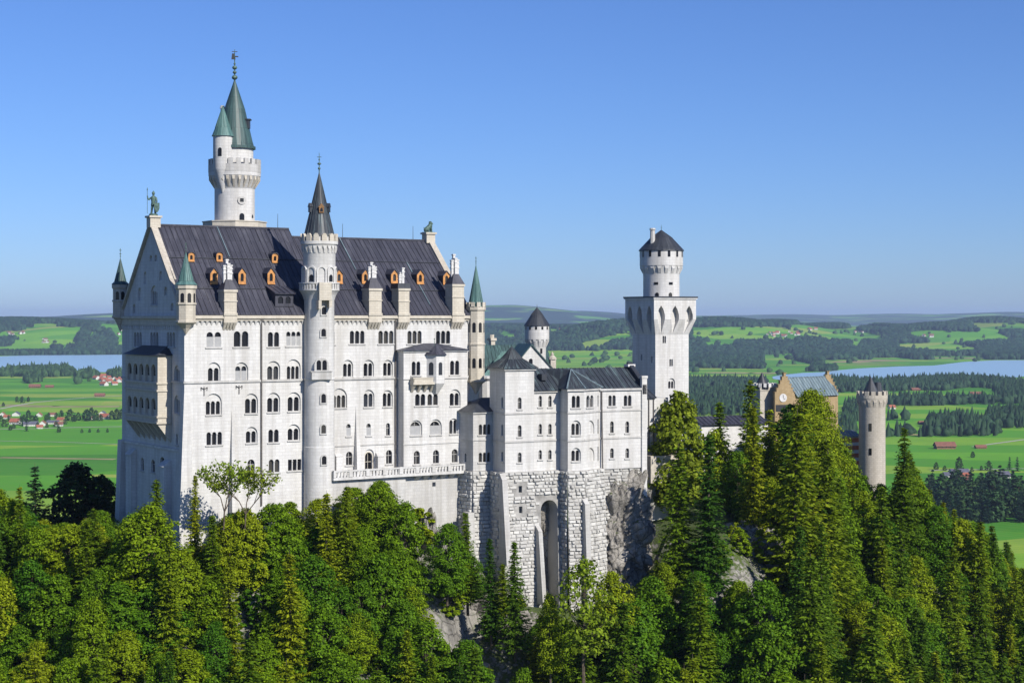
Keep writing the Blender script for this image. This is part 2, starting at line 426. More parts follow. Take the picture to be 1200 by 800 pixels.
# south front, west half
for a in [(242, 259, 389, 406.5, 2, None, 'shutter'), (274, 291, 388, 406, 2, None, 'glass'), (314, 327, 389, 406, 2, None, 'glass'), (335.5, 352, 388.5, 405, 3, None, 'shutter'),
          (244.5, 257, 431, 447-.5, 2, 424.5, 'glass'), (276.5, 289.5, 429, 446, 2, 424.5, 'shutter'), (314, 327, 429, 444.5, 2, 423, 'glass'), (337, 351, 429, 444, 3, 421, 'glass'),
          (242, 258.5, 470, 485.5, 3, 461, 'glass'), (288, 301, 467, 484, 2, 461, 'glass'), (314, 327, 466, 482.5, 2, 460, 'glass'), (338, 351, 465, 481.5, 2, 459.5, 'glass'),
          (242, 260, 506, 521, 3, None, 'glass'), (289, 300.5, 505, 518.5, 2, 500, 'glass'), (314.5, 326.5, 503, 518, 2, None, 'glass'), (338, 350.5, 502, 515.5, 2, 497, 'glass'),
          (290, 298.5, 538, 553.5, 1, None, 'glass'), (315, 327.5, 538, 553, 2, None, 'glass'),
          # south front, east half
          (389.5, 392, 388, 403, 1, None, 'glass'), (410, 427, 387.5, 402.5, 3, None, 'glass'), (443.5, 461, 387.5, 402.5, 3, None, 'glass'), (477.5, 494, 387.5, 402.5, 3, None, 'glass'), (511, 527.5, 387.5, 402.5, 3, None, 'glass'),
          (403, 412.5, 426, 441, 2, 421.5, 'glass'), (427, 437, 425.5, 440.5, 2, 421.5, 'glass'), (450, 459, 425, 440, 2, 421.5, 'glass'),
          (390, 405.5, 463, 477.5, 3, 455, 'glass'), (427, 437.5, 461, 476.5, 2, 456.5, 'glass'), (449.5, 459, 460.5, 476, 2, 457, 'glass'),
          (406, 411, 496.5, 510.5, 1, None, 'shutter'), (429.5, 434.5, 496, 510, 1, None, 'shutter'), (452.5, 457, 495.5, 510, 1, None, 'glass'),
          (405.5, 413, 529, 544.5, 1, None, 'glass'), (452.5, 459.5, 527, 543, 1, None, 'glass')]:
    window(Sw, pal, a[0], a[1], a[2], a[3], a[4], blind=a[5], fill=a[6])
w_ = window(Sw, pal, 337.5, 353, 538, 551, 3, shape='rect')
dr = window(Sw, pal, 428.5, 437, 530, 557, 1, blind=526, sill=False, surround='sandstone'); dr.name = 'door'
# west front
for a in [(157, 166, 389, 406, 3, None), (176, 185.5, 389, 406, 3, None), (195.5, 205, 389, 406, 3, None), (204.5, 210, 432, 447, 2, 428), (204.5, 210, 467, 484, 2, 463),
          (206, 208.5, 508, 521, 1, None), (148, 151, 533, 549, 1, None), (165, 168.5, 536, 551, 1, None), (177, 181.5, 538, 553, 1, None), (187.5, 193, 535, 563, 1, None),
          (177, 184, 341, 357, 3, 334.5)]:
    window(Ww, pal, *a[:5], blind=a[5])
for x0, x1, y0, y1 in ((175, 178.6, 299, 306), (181, 184.2, 298.5, 306), (168.2, 171.5, 318, 333), (186.5, 190, 317.5, 328), (161.5, 165.5, 337, 352), (192.3, 196, 336, 346), (155.5, 159, 356, 367), (200, 203.5, 355, 364)):
    u0, u1 = fW.u(x0), fW.u(x1); xm = (x0+x1)/2; l = arch(u0, u1, fW.z(xm, y1), fW.z(xm, y0)); Ww.hole(l, .3, [])
Sw.done(); Ww.done()
mb.poly([fE.p(0, ZB), fE.p(W, ZB), fE.p(W, 0), fE.p(W/2, ZR2), fE.p(0, 0)])
mb.poly([fN.p(0, ZB), fN.p(L, ZB), fN.p(L, 0), fN.p(0, 0)])
# gable wall of the taller western half above the lower eastern roof
mb.poly([fS.p(TM, 0, -.05), fS.p(TM, 0, -W+.05), fS.p(TM, ZR1-.1, -W/2)])
# battered feet: south-west corner and the west front
mb.box8([fS.p(-1.7, ZB, .9), fS.p(1.6, ZB, 1.0), fS.p(1.6, ZB, -3), fS.p(-1.7, ZB, -3), fS.p(-.05, -11.3, .06), fS.p(.9, -11.3, .06), fS.p(.9, -11.3, -.5), fS.p(-.05, -11.3, -.5)])
mb.fbox(fW, -.6, 1.6, ZB, -19.5, -.5, 1.5, tu=.3, tw1=.9)
mb.fbox(fW, -.1, W-.2, -19.9, -19.55, -.2, .28)
u_ = fW.u(197); mb.fbox(fW, u_-1, u_+1.2, ZB, -22.3, -.5, 1.3, tw1=.2); mb.fbox(fW, u_-1.1, u_+1.3, -22.3, -21.4, -.5, 1.35, tu=.1, tw1=1.2)
u_ = fW.u(157); mb.fbox(fW, u_-1, u_+1.2, ZB, -21.5, -.5, 1.1, tw1=.2); mb.fbox(fW, u_-1.1, u_+1.3, -21.5, -20.6, -.5, 1.15, tu=.1, tw1=1.0)
for px_, y0, y1, ww in ((272, 481, 600, .55), (417.5, 475, 560, .5)):
    u = fS.u(px_); mb.box8([fS.p(u-ww, fS.z(px_, y1), 1.3), fS.p(u+ww, fS.z(px_, y1), 1.3), fS.p(u+ww, fS.z(px_, y1), -.3), fS.p(u-ww, fS.z(px_, y1), -.3),
             fS.p(u-.08, fS.z(px_, y0), .03), fS.p(u+.08, fS.z(px_, y0), .03), fS.p(u+.08, fS.z(px_, y0), -.3), fS.p(u-.08, fS.z(px_, y0), -.3)])
for px_ in (394.5, 443):  # short hooded buttresses on the terrace
    u = fS.u(px_); mb.fbox(fS, u-.55, u+.55, fS.z(px_, 560), fS.z(px_, 534), -.2, 1.0); mb.fbox(fS, u-.65, u+.65, fS.z(px_, 534), fS.z(px_, 530), -.2, 1.1, tu=.2, tw1=.9)
mb.build('wall', 'limestone', pal)
# string courses, cornice, frieze
m = MB(); zs = fS.z(216, 448)
m.fbox(fS, -.15, L, zs-.16, zs+.16, -.1, .2); m.fbox(fW, -.1, W+.2, zs-.15, zs+.15, -.1, .18)
m.fbox(fS, fS.u(392), L, fS.z(450, 520)-.1, fS.z(450, 520)+.1, -.1, .12)
m.build('string_course', 'grey_limestone', pal)
m = MB()
m.fbox(fS, -.5, L+.4, -.28, .24, -.3, .62); m.fbox(fS, -.35, L+.3, -.62, -.282, -.3, .34)
m.fbox(fW, -.4, W+.4, -.3, .12, -.3, .55); m.fbox(fW, -.3, W+.3, -1.3, -.302, -.3, .22)
m.build('cornice', 'sandstone', pal)
m = MB(); n = int(L/.78)
for k in range(n):
    u = (k+.5)*L/n
    m.box8([fS.p(u-.1, -1.25, .04), fS.p(u+.1, -1.25, .04), fS.p(u+.1, -1.25, -.1), fS.p(u-.1, -1.25, -.1), fS.p(u-.2, -.625, .33), fS.p(u+.2, -.625, .33), fS.p(u+.2, -.625, -.1), fS.p(u-.2, -.625, -.1)])
for k in range(34):
    u = (k+.5)*W/34; m.fbox(fW, u-.14, u+.14, -1.9, -1.302, -.1, .2)
m.build('frieze', 'limestone', pal)
# gable copings
for fr, zr, sg in ((fW, ZR1, 1), (fE, ZR2, 1)):
    for a, b in ((-.5, W/2), (W+.5, W/2)):
        za = -.4; q = []
        s_ = 1 if a < b else -1
        for wv in (.45, -.6): q += [fr.p(a, za, wv), fr.p(b, zr+.1, wv)]
        lo = [q[0], q[1], q[3], q[2]]; m = MB()
        m.box8(lo+[v+Vector((0, 0, .5)) for v in lo]); m.build('coping', 'gate_stone' if sg > 0 else 'grey_limestone', pal)
# drain pipes and wall anchors
for px_, ya in ((306, 372), (463, 371)):
    q = MB(); u = fS.u(px_); q.tube(fS.p(u, fS.z(px_, ya), .16), fS.p(u, fS.z(px_, 592 if px_ < 400 else 552), .16), .13, .13, 6); q.fbox(fS, u-.25, u+.25, fS.z(px_, ya+4), fS.z(px_, ya), -.02, .4); q.build('drain_pipe', 'drain', pal)
for px_, py_ in ((239, 458), (280, 456)):
    q = MB(); u, z = fS.u(px_), fS.z(px_, py_)
    q.tube(fS.p(u, z-.7, .08), fS.p(u, z+.6, .08), .06)
    for s_ in (-1, 1): q.tube(fS.p(u, z+.2, .08), fS.p(u+s_*.5, z+.55, .08), .05); q.tube(fS.p(u+s_*.5, z+.55, .08), fS.p(u+s_*.45, z+.1, .08), .05)
    q.build('wall_anchor', 'iron', pal)
# ---- roof
m = MB()
for t0, t1, zr in ((.25, TM, ZR1), (TM+.01, L-.25, ZR2)):
    roof_quad(m, fS.p(t0, .26, .7), fS.p(t1, .26, .7), fS.p(t1, zr, -W/2), fS.p(t0, zr, -W/2), .82)
    roof_quad(m, fS.p(t1, .26, -W-.7), fS.p(t0, .26, -W-.7), fS.p(t0, zr, -W/2), fS.p(t1, zr, -W/2), .82, seam=False)
    m.fbox(fS, t0, t1, zr-.05, zr+.2, -W/2-.2, -W/2+.2)
roof = m.build('roof', 'slate', pal)
def on_roof(px, py, zr=None):
    """t and s of the point of the south roof slope seen at a photo place"""
    lo, hi = -W/2, .7
    for _ in range(40):
        mid = (lo+hi)/2; f2 = fS.off(mid); t = f2.u(px); z = f2.z(px, py); r = zr or (ZR1 if t < TM else ZR2)
        zz = .26+(r-.26)*(.7-mid)/(W/2+.7)
        if z > zz: hi = mid
        else: lo = mid
    # higher on the roof means further back; bisect on s
    return t, mid, zz
def slope_s(z, zr): return .7-(z-.26)/(zr-.26)*(W/2+.7)
def solve(px, py):
    best = None
    for i in range(400):
        s_ = .7-(W/2+.7)*i/399; f2 = fS.off(s_); t = f2.u(px); zr = ZR1 if t < TM else ZR2
        e = abs(f2.z(px, py)-(.26+(zr-.26)*(.7-s_)/(W/2+.7)))
        if best is None or e < best[0]: best = (e, t, s_, f2.z(px, py), zr)
    return best[1:]
# light metal strips running up the roof, snow guard line
m = MB()
for xa, ya, xb, yb in ((256, 267, 269, 302), (407, 279, 417, 317), (491, 309, 504, 358)):
    t, s_, z, zr = solve(xb, yb); t2, s2, z2, _ = solve(xa, ya)
    a, b = fS.p(t, z, s_), fS.p(t, z2, s2) if abs(t-t2) < 3 else fS.p(t2, z2, s2)
    m.tube(a+Vector((0, 0, .12)), b+Vector((0, 0, .12)), .11, .11, 5)
m.build('lightning_conductor', 'zinc', pal)
m = MB()
for z, e in ((8.8, .1), (4.1, .1)):
    for t0, t1, zr in ((.4, TM, ZR1), (TM, L-.4, ZR2)):
        s_ = slope_s(z, zr); m.tube(fS.p(t0, z+.14, s_), fS.p(t1, z+.14, s_), .07, .07, 5)
m.build('snow_guard', 'dark_slate', pal)
for px_, y0, y1 in ((401.5, 258, 278), (484, 260, 280), (325.5, 246, 268)):
    q = MB(); f2 = fS.off(-W/2); t = f2.u(px_); zr = ZR1 if t < TM else ZR2; q.tube(fS.p(t, zr, -W/2), fS.p(t, zr+2.4, -W/2), .05, .03, 5); q.build('lightning_rod', 'iron', pal)
# ---- timber dormers
def dormer(px, yt, yb, wpx, pointed):
    t, s_, z, zr = solve(px, yb); Y = fS.p(t, 0, s_).y; h = (yb-yt)/F*Y*.93; w = wpx/F*Y/.82/2*.9
    f2 = fS.off(s_); hw_ = h*(.62 if pointed else .6)
    q = MB(); body = [(-w, 0), (w, 0), (w, hw_)]+([(0, h)] if pointed else [(w*math.cos(a), hw_+(h-hw_)*math.sin(a)) for a in [math.pi*k/8 for k in range(1, 8)]])+[(-w, hw_)]
    hole = arch(t-w*.42, t+w*.42, z+h*.14, z+h*.66)
    sheet(q, f2, [(t+a, z+b) for a, b in body], [hole], .25); reveal(q, f2, hole, .25, .05)
    q.fbox(f2, t-w, t+w, z-.15, z, -.1, .4)
    d = q.build('dormer', 'wood_orange', pal)
    p = MB(); sheet(p, f2, hole, [], .08); p.build('pane', 'glass', d)
    r = MB(); n_ = len(body); dep = h*1.25
    for k in range(1, n_):
        a, b = body[k], body[(k+1) % n_]
        if (k+1) % n_ == 0: a, b = body[k], body[0]
        e = 1.12 if a[1] >= hw_*.99 or b[1] >= hw_*.99 else 1.0
        r.poly([f2.p(t+a[0], z+a[1], .22), f2.p(t+b[0], z+b[1], .22), f2.p(t+b[0], z+b[1], -dep), f2.p(t+a[0], z+a[1], -dep)])
    top = body[2:]
    for k in range(len(top)-1):
        a, b = top[k], top[k+1]
        lo = [f2.p(t+a[0]*1.15, z+a[1], .4), f2.p(t+b[0]*1.15, z+b[1], .4), f2.p(t+b[0]*1.15, z+b[1], -dep), f2.p(t+a[0]*1.15, z+a[1], -dep)]
        r.box8(lo+[v+Vector((0, 0, .13)) for v in lo])
    r.build('dormer_roof', 'slate', d)
for px_, yt, yb, wp in ((223.5, 295, 305.5, 7), (256.5, 295, 305.5, 7), (321.5, 296, 307, 7)): dormer(px_, yt, yb, wp, False)
for px_ in (250, 283, 317): dormer(px_, 313, 332, 8.5, True)
for px_, yt, yb in ((396.5, 315, 331.5), (427.5, 315, 331.5), (461.5, 315, 331.5), (491.8, 315.5, 332), (522.5, 317, 333)): dormer(px_, yt, yb, 8.5, True)
# flat shed dormer
t, s_, z, zr = solve(332.5, 359); f2 = fS.off(s_+.2); q = MB(); wd = 1.5
hs = [arch(t-1.05, t-.2, z+.45, z+1.5), arch(t+.2, t+1.05, z+.45, z+1.5)]
sheet(q, f2, rect(t-wd, t+wd, z, z+1.9), hs, 0)
for h_ in hs: reveal(q, f2, h_, 0, -.2)
for sg in (-wd, wd): q.poly([f2.p(t+sg, z, 0), f2.p(t+sg, z+1.9, 0), f2.p(t+sg, z+2.9, -2.6), f2.p(t+sg, z, -2.6)])
d = q.build('dormer', 'slate', pal); p = MB()
for h_ in hs: sheet(p, f2, h_, [], -.15)
p.build('pane', 'glass', d); r = MB(); roof_quad(r, f2.p(t-wd-.2, z+1.95, .4), f2.p(t+wd+.2, z+1.95, .4), f2.p(t+wd+.2, z+3.1, -3), f2.p(t-wd-.2, z+3.1, -3), .8); r.build('dormer_roof', 'slate', d)
# ---- chimney bodies standing on the eaves
def eave_chimney(x0, x1, yb, yt, ytap, ytop, flues, dark_cap=False):
    Y = fS.p(fS.u((x0+x1)/2), 0).y; u0, u1 = fS.u(x0), fS.u(x1); xm = (x0+x1)/2; z0, z1, z2, z3 = (fS.z(xm, y) for y in (yb, yt, ytap, ytop)); c = (u0+u1)/2; w = u1-u0
    q = MB(); q.fbox(fS, u0, u1, -.25, z1, -1.5, .75)
    q.fbox(fS, u0-.12, u1+.12, z1-.35, z1, -1.62, .9); q.fbox(fS, u0-.1, u1+.1, (z0+z1)/2-.1, (z0+z1)/2+.1, -1.6, .85)
    q.fbox(fS, u0-.1, u1+.1, .2, .55, -1.6, .88)
    q.fbox(fS, u0-.05, u1+.05, -.9, -.24, -.1, .8); 
    for k in range(4):
        a = u0+w*(k+.15)/4; q.box8([fS.p(a, -2.0, .05), fS.p(a+w*.16, -2.0, .05), fS.p(a+w*.16, -2.0, -.1), fS.p(a, -2.0, -.1), fS.p(a-.03, -.9, .78), fS.p(a+w*.2, -.9, .78), fS.p(a+w*.2, -.9, -.1), fS.p(a-.03, -.9, -.1)])
    ch = q.build('chimney', 'sandstone', pal)
    q = MB()
    if dark_cap: q.fbox(fS, u0-.2, u1+.2, z1, z2, -1.6, .85, tu=.1, tw0=.1, tw1=.1)
    else: q.fbox(fS, u0-.1, u1+.1, z1, z2, -1.6, .85, tu=w*.32, tw0=.9, tw1=.8)
    q.build('chimney_roof', 'slate' if not dark_cap else 'dark_slate', ch)
    for du, dw, f in flues:
        fl = MB(); uu = c+du; ww = -.4+dw; ze = z2+(z3-z2)*f
        fl.fbox(fS, uu-.19, uu+.19, z2-.5, ze, ww-.19, ww+.19)
        for a in (.45, .75, .97): zz = z2+(ze-z2)*a; fl.fbox(fS, uu-.27, uu+.27, zz-.12, zz+.06, ww-.27, ww+.27)
        fl.build('flue', 'white_plaster', ch)
FL = [(-.5, 0, .7), (0, .25, .8), (0, -.3, 1.0), (.5, 0, .72)]
eave_chimney(260.5, 275, 366, 339.5, 327.5, 303.5, FL)
eave_chimney(430, 444.5, 366, 338, 325.5, 307, FL)
eave_chimney(464.5, 477, 368, 338, 332, 313.5, [(-.15, 0, .55), (.1, -.2, .7), (.4, 0, 1.0)], True)
eave_chimney(527.5, 541, 363, 333, 321, 297.5, FL)
# ---- corner turrets (oriels with spires)
def turret(c, r, Y, ybot, ycorb, ytop, yapex, mat, sp, seg=8, merl=False, a0=R(33+22.5), dy=0):
    z = lambda y: zy(y, Y)
    q = MB(); pr = [(.12, z(ybot)), (r*.45, z(ycorb)-(z(ycorb)-z(ybot))*.5), (r*.8, z(ycorb)-.3), (r*1.12, z(ycorb)), (r*1.12, z(ycorb)+.3), (r, z(ycorb)+.35)]
    zm = (z(ycorb)+z(ytop))/2
    pr += [(r, zm-.15), (r*1.1, zm-.1), (r*1.1, zm+.15), (r, zm+.2), (r, z(ytop)-.7), (r*1.14, z(ytop)-.5), (r*1.14, z(ytop))]
    q.lathe(c, pr, seg, a0)
    tu = q.build('corner_turret', mat, pal)
    if merl:
        q = MB(); ring_blocks(q, c, r*.9, r*1.14, z(ytop), z(ytop)+.75, 10, .6); q.build('battlement', mat, tu)
    q = MB(); q.lathe(c, [(r*(1.0 if merl else 1.22), z(ytop)+.02), (r*.82, z(ytop)+(z(yapex)-z(ytop))*.12), (.06, z(yapex))], seg, a0); cone_seams(q, c, r*.8, z(ytop)+(z(yapex)-z(ytop))*.12, z(yapex), seg*2, .05)
    s = q.build('spire', sp, tu)
    q = MB()
    for zz in ((zm+z(ytop))/2-.3, (z(ycorb)+zm)/2) if dy else ((zm+z(ytop))/2-.6,):
        for ang in (-57, -147, -102, -12):
            f = Fr((c[0]+math.cos(R(ang))*r*.935, c[1]+math.sin(R(ang))*r*.935), (-math.sin(R(ang)), math.cos(R(ang))))
            q = MB(); sheet(q, f, arch(-.28, .28, zz-.8, zz+.8), [], .012); q.build('window', 'glass', tu)
    pass
    finial(tu, c, z(yapex), (14 if not dy else 12)/F*Y*.8)
cSW = fS.xy(.1, .35); turret(cSW, hw(11.2, cSW.y), cSW.y, 391, 378, 334, 296, 'sandstone', 'copper')
cNW = fW.xy(-.2, .2); turret(cNW, hw(8.6, cNW.y), cNW.y, 388, 372, 333.5, 303, 'gate_stone', 'dark_copper')
cSE = fS.xy(fS.u(557), .2); turret(cSE, hw(10.2, cSE.y), cSE.y, 462, 447, 359.5, 311, 'sandstone', 'copper', 8, True, dy=1)
# ridge pedestals
for nm, fr, zr in (('west', fW, ZR1), ('east', fE, ZR2)):
    q = MB(); q.fbox(fr, W/2-.8, W/2+.8, zr-.4, zr+1.1, -1.1, .55); q.fbox(fr, W/2-1.0, W/2+1.0, zr+1.1, zr+1.4, -1.3, .75); q.build('gable_pedestal', 'sandstone', pal)
# ---- loggia on the west front
fL = fW.off(2.2); la, lb = fL.u(147), fL.u(184.8); lz = lambda y: fL.z(166, y)
lo_ = MB(); lw = Wall(fL, rect(la, lb, lz(494), lz(416)), lo_); ns = 5; st = (lb-la-1.0)/ns
for y0, y1 in ((426, 446), (465, 485)):
    for k in range(ns): lw.hole(arch(la+.5+k*st+st*.14, la+.5+(k+1)*st-st*.14, lz(y1), lz(y0)), .45)
lw.done()
sd = Fr(fL.xy(lb), -N if False else D); sdf = Fr(fL.xy(lb, 0), D)   # south side of the loggia
sw = Wall(Fr(fL.xy(lb), D), rect(0, 2.15, lz(494), lz(416)), lo_); sw.done()
nd = Fr(fW.xy(la), -D); Wall(nd, rect(0, 2.15, lz(494), lz(416)), lo_).done()
for y in (447.5, 456, 486, 493): lo_.fbox(fL, la-.15, lb+.15, lz(y)-.14, lz(y)+.14, -2.1, .2)
lg = lo_.build('loggia', 'sandstone', pal)
q = MB(); q.poly([fL.p(la, lz(494), -1.3), fL.p(lb, lz(494), -1.3), fL.p(lb, lz(416), -1.3), fL.p(la, lz(416), -1.3)]); q.build('pane', 'glass', lg)
q = MB()
for y in (446, 485):
    q = MB(); q.fbox(fL, la+.4, lb-.4, lz(y), lz(y)+.9, -.5, -.35); q.build('parapet', 'sandstone', lg)
pass
q = MB()
for k in range(7):
    u = la+.3+k*(lb-la-.6)/6; q.box8([fL.p(u-.14, lz(516), -2.15), fL.p(u+.14, lz(516), -2.15), fL.p(u+.14, lz(516), -2.2), fL.p(u-.14, lz(516), -2.2), fL.p(u-.18, lz(494.5), .0), fL.p(u+.18, lz(494.5), .0), fL.p(u+.18, lz(494.5), -2.2), fL.p(u-.18, lz(494.5), -2.2)])
q.build('bracket', 'sandstone', lg)
q = MB(); a_, b_ = la-.4, lb+.4
q.poly([fL.p(a_, lz(415.5), .4), fL.p(b_, lz(415.5), .4), fL.p(b_-2, lz(405), -2.2), fL.p(a_+2, lz(405), -2.2)]); q.poly([fL.p(b_, lz(415.5), .4), fL.p(b_, lz(415.5), -2.2), fL.p(b_-2, lz(405), -2.2)]); q.poly([fL.p(a_, lz(415.5), -2.2), fL.p(a_, lz(415.5), .4), fL.p(a_+2, lz(405), -2.2)]); q.poly([fL.p(b_, lz(415.5), .4), fL.p(a_, lz(415.5), .4), fL.p(a_, lz(415.5), -2.2), fL.p(b_, lz(415.5), -2.2)])
q.build('loggia_roof', 'dark_slate', lg)
# ---- projecting bay of the south front
fB = fS.off(2.1); ba, bb = fB.u(473), fB.u(547.5); bz = lambda y: fB.z(510, y)
bm = MB(); bw = Wall(fB, rect(ba, bb, ZB+6, bz(411)), bm)
for a in [(482.5, 492.5, 423.5, 439.5, 2, None, 'glass'), (527.5, 538, 422.5, 439, 2, None, 'glass'), (486.5, 498.3, 461.5, 475, 2, None, 'glass'), (501, 513, 461.5, 474.5, 2, None, 'glass'), (528, 538.5, 460.5, 475, 2, 456, 'glass'),
          (481.5, 493.5, 494, 509.5, 1, 492, 'shutter'), (504.5, 516.5, 493.5, 509, 1, 491, 'shutter'), (527.5, 536, 492, 508, 2, 490, 'glass'), (485, 492, 528, 543.5, 1, None, 'glass'), (507.5, 514.5, 527, 542.5, 1, None, 'glass'), (529.5, 536.5, 526, 541.5, 1, None, 'glass')]:
    window(bw, pal, *a[:5], blind=a[5], fill=a[6])
bw.done()
for u, s0, s1 in ((ba, -2.3, 0), (bb, 0, -2.3)):
    bm.poly([fB.p(u, ZB+6, s0), fB.p(u, ZB+6, s1), fB.p(u, bz(411), s1), fB.p(u, bz(411), s0)])
bm.fbox(fB, ba-.12, bb+.1, zs-.22, zs+.08, -2.2, .16); bm.fbox(fB, ba-.2, bb+.2, bz(412), bz(410.3), -2.2, .25); bm.fbox(fB, ba-.1, bb+.1, bz(519)-.1, bz(519)+.1, -2.2, .12)
bay = bm.build('bay', 'limestone', pal)
q = MB(); c = (ba+bb)/2; a_, b_ = ba-.5, bb+.5; z0, z1 = bz(410.2), bz(402.3)
q.poly([fB.p(a_, z0, .5), fB.p(b_, z0, .5), fB.p(c+1.2, z1, -1.9), fB.p(c-1.2, z1, -1.9)]); q.poly([fB.p(b_, z0, .5), fB.p(b_, z0, -2.05), fB.p(c+1.2, z1, -1.9)]); q.poly([fB.p(a_, z0, -2.05), fB.p(a_, z0, .5), fB.p(c-1.2, z1, -1.9)]); q.poly([fB.p(b_, z0, .5), fB.p(a_, z0, .5), fB.p(a_, z0, -2.05), fB.p(b_, z0, -2.05)])
q.build('bay_roof', 'slate', bay)
# balcony with a small polygonal oriel
q = MB(); xa, xb = fB.u(480), fB.u(519); zt = bz(441.5); zb_ = bz(449)
q.fbox(fB, xa, fB.u(507), zb_-.1, zb_+.25, -.1, 1.25); q.fbox(fB, xa, fB.u(503), zb_+.25, zt, 1.05, 1.22); q.fbox(fB, xa, xa+.17, zb_+.25, zt, -.1, 1.22); q.fbox(fB, xa-.08, fB.u(503), zt-.16, zt, .98, 1.3)
for k in range(5):
    u = xa+.35+k*1.15; q.box8([fB.p(u-.2, zb_-1.3, .1), fB.p(u+.2, zb_-1.3, .1), fB.p(u+.2, zb_-1.3, -.1), fB.p(u-.2, zb_-1.3, -.1), fB.p(u-.25, zb_-.1, 1.1), fB.p(u+.25, zb_-.1, 1.1), fB.p(u+.25, zb_-.1, -.1), fB.p(u-.25, zb_-.1, -.1)])
q.build('balcony', 'sandstone', bay)
q = MB(); uo = fB.u(510.5); plan = [fB.xy(uo-1.7, -.05), fB.xy(uo-.75, 1.5), fB.xy(uo+.75, 1.5), fB.xy(uo+1.7, -.05)]
q.prism(plan, zb_, bz(415), True, True); q.prism(plan, zb_-1.5, zb_, False, True, 1.0) if False else None
i = len(q.v); cc = fB.xy(uo, 0)
q.v.extend([Vector((cc.x+(p.x-cc.x)*.25, cc.y+(p.y-cc.y)*.25, zb_-1.7)) for p in plan]+[Vector((p.x, p.y, zb_-.01)) for p in plan])
for k in range(3): q.f.append((i+k, i+k+1, i+5+k, i+4+k))
orl = q.build('oriel', 'limestone', bay)
q = MB()
for k in range(3):
    a, b = plan[k], plan[k+1]; f = Fr(a, b-a); l_ = (b-a).length
    sheet(q, f, arch(l_*.28, l_*.72, bz(439), bz(424)), [], .02)
q.build('pane', 'glass', orl)
q = MB(); q.pyramid([cc+(p-cc)*1.25 for p in plan], bz(415.5), fB.p(uo, bz(403.5), .1)); q.build('oriel_roof', 'slate', orl)
finial(bay, fB.xy(fB.u(508.5), .15), bz(404), 1.0)
settle(pal)

# ================================================================ statues on the two gables
def statue_knight():
    c = fW.xy(W/2, -.25); z0 = ZR1+1.4; s = 1.12
    k = thing('knight_statue', 'green bronze knight statue with spear and shield on the tall gable', 'statue', (c.x, c.y, z0))
    V = lambda x, y, z: Vector((c.x+x*s, c.y+y*s, z0+z*s))
    m = MB(); m.lathe(c, [(.62*s, z0), (.6*s, z0+.25*s), (.45*s, z0+.3*s)], 10)
    for sx, fx in ((-.18, -.28), (.2, .26)):
        m.tube(V(fx, 0, .28), V(sx*1.1, -.02, 1.0), .13*s, .15*s, 8); m.tube(V(sx*1.1, -.02, 1.0), V(sx*.7, 0, 1.75), .16*s, .2*s, 8); m.tube(V(fx-.02, .05, .32), V(fx-.02, -.28, .32), .12*s, .1*s, 6)
    m.lathe(c, [(.36*s, z0+1.45*s), (.3*s, z0+1.85*s), (.36*s, z0+2.35*s), (.33*s, z0+2.6*s), (.13*s, z0+2.75*s), (.12*s, z0+2.85*s)], 10)
    m.ball(V(0, 0, 3.02), .2*s, 10, .24*s); m.lathe(c, [(.24*s, z0+3.08*s), (.18*s, z0+3.22*s), (.03*s, z0+3.42*s)], 10)
    m.tube(V(-.36, 0, 2.5), V(-.62, -.1, 2.15), .13*s, .1*s, 7); m.tube(V(-.62, -.1, 2.15), V(-.78, -.15, 2.6), .1*s, .08*s, 7); m.ball(V(-.78, -.15, 2.66), .1*s, 6)
    m.tube(V(.36, 0, 2.5), V(.5, -.12, 2.0), .13*s, .1*s, 7); m.tube(V(.5, -.12, 2.0), V(.45, -.3, 1.6), .1*s, .08*s, 7)
    m.build('body', 'bronze', k, 50)
    m = MB(); m.tube(V(-.8, -.16, .3), V(-.8, -.16, 3.5), .035*s, .035*s, 5); m.lathe(V(-.8, -.16, 0), [(.09*s, z0+3.5*s), (.02, z0+3.85*s)], 5); m.build('spear', 'bronze', k)
    m = MB(); sh = [(-.36, 1.75), (.36, 1.75), (.36, 1.0), (.2, .6), (0, .38), (-.2, .6), (-.36, 1.0)]; f = Fr(V(.55, -.42, 0).xy, (1, .25))
    i = len(m.v); n_ = len(sh)
    for w_ in (.05, -.03): m.v.extend(f.p(a*s, z0+b*s, w_) for a, b in sh)
    m.f.append(tuple(range(i, i+n_))[::-1]); m.f.append(tuple(range(i+n_, i+2*n_)))
    for q_ in range(n_): m.f.append((i+q_, i+(q_+1) % n_, i+n_+(q_+1) % n_, i+n_+q_))
    m.build('shield', 'bronze', k); settle(k)
statue_knight()
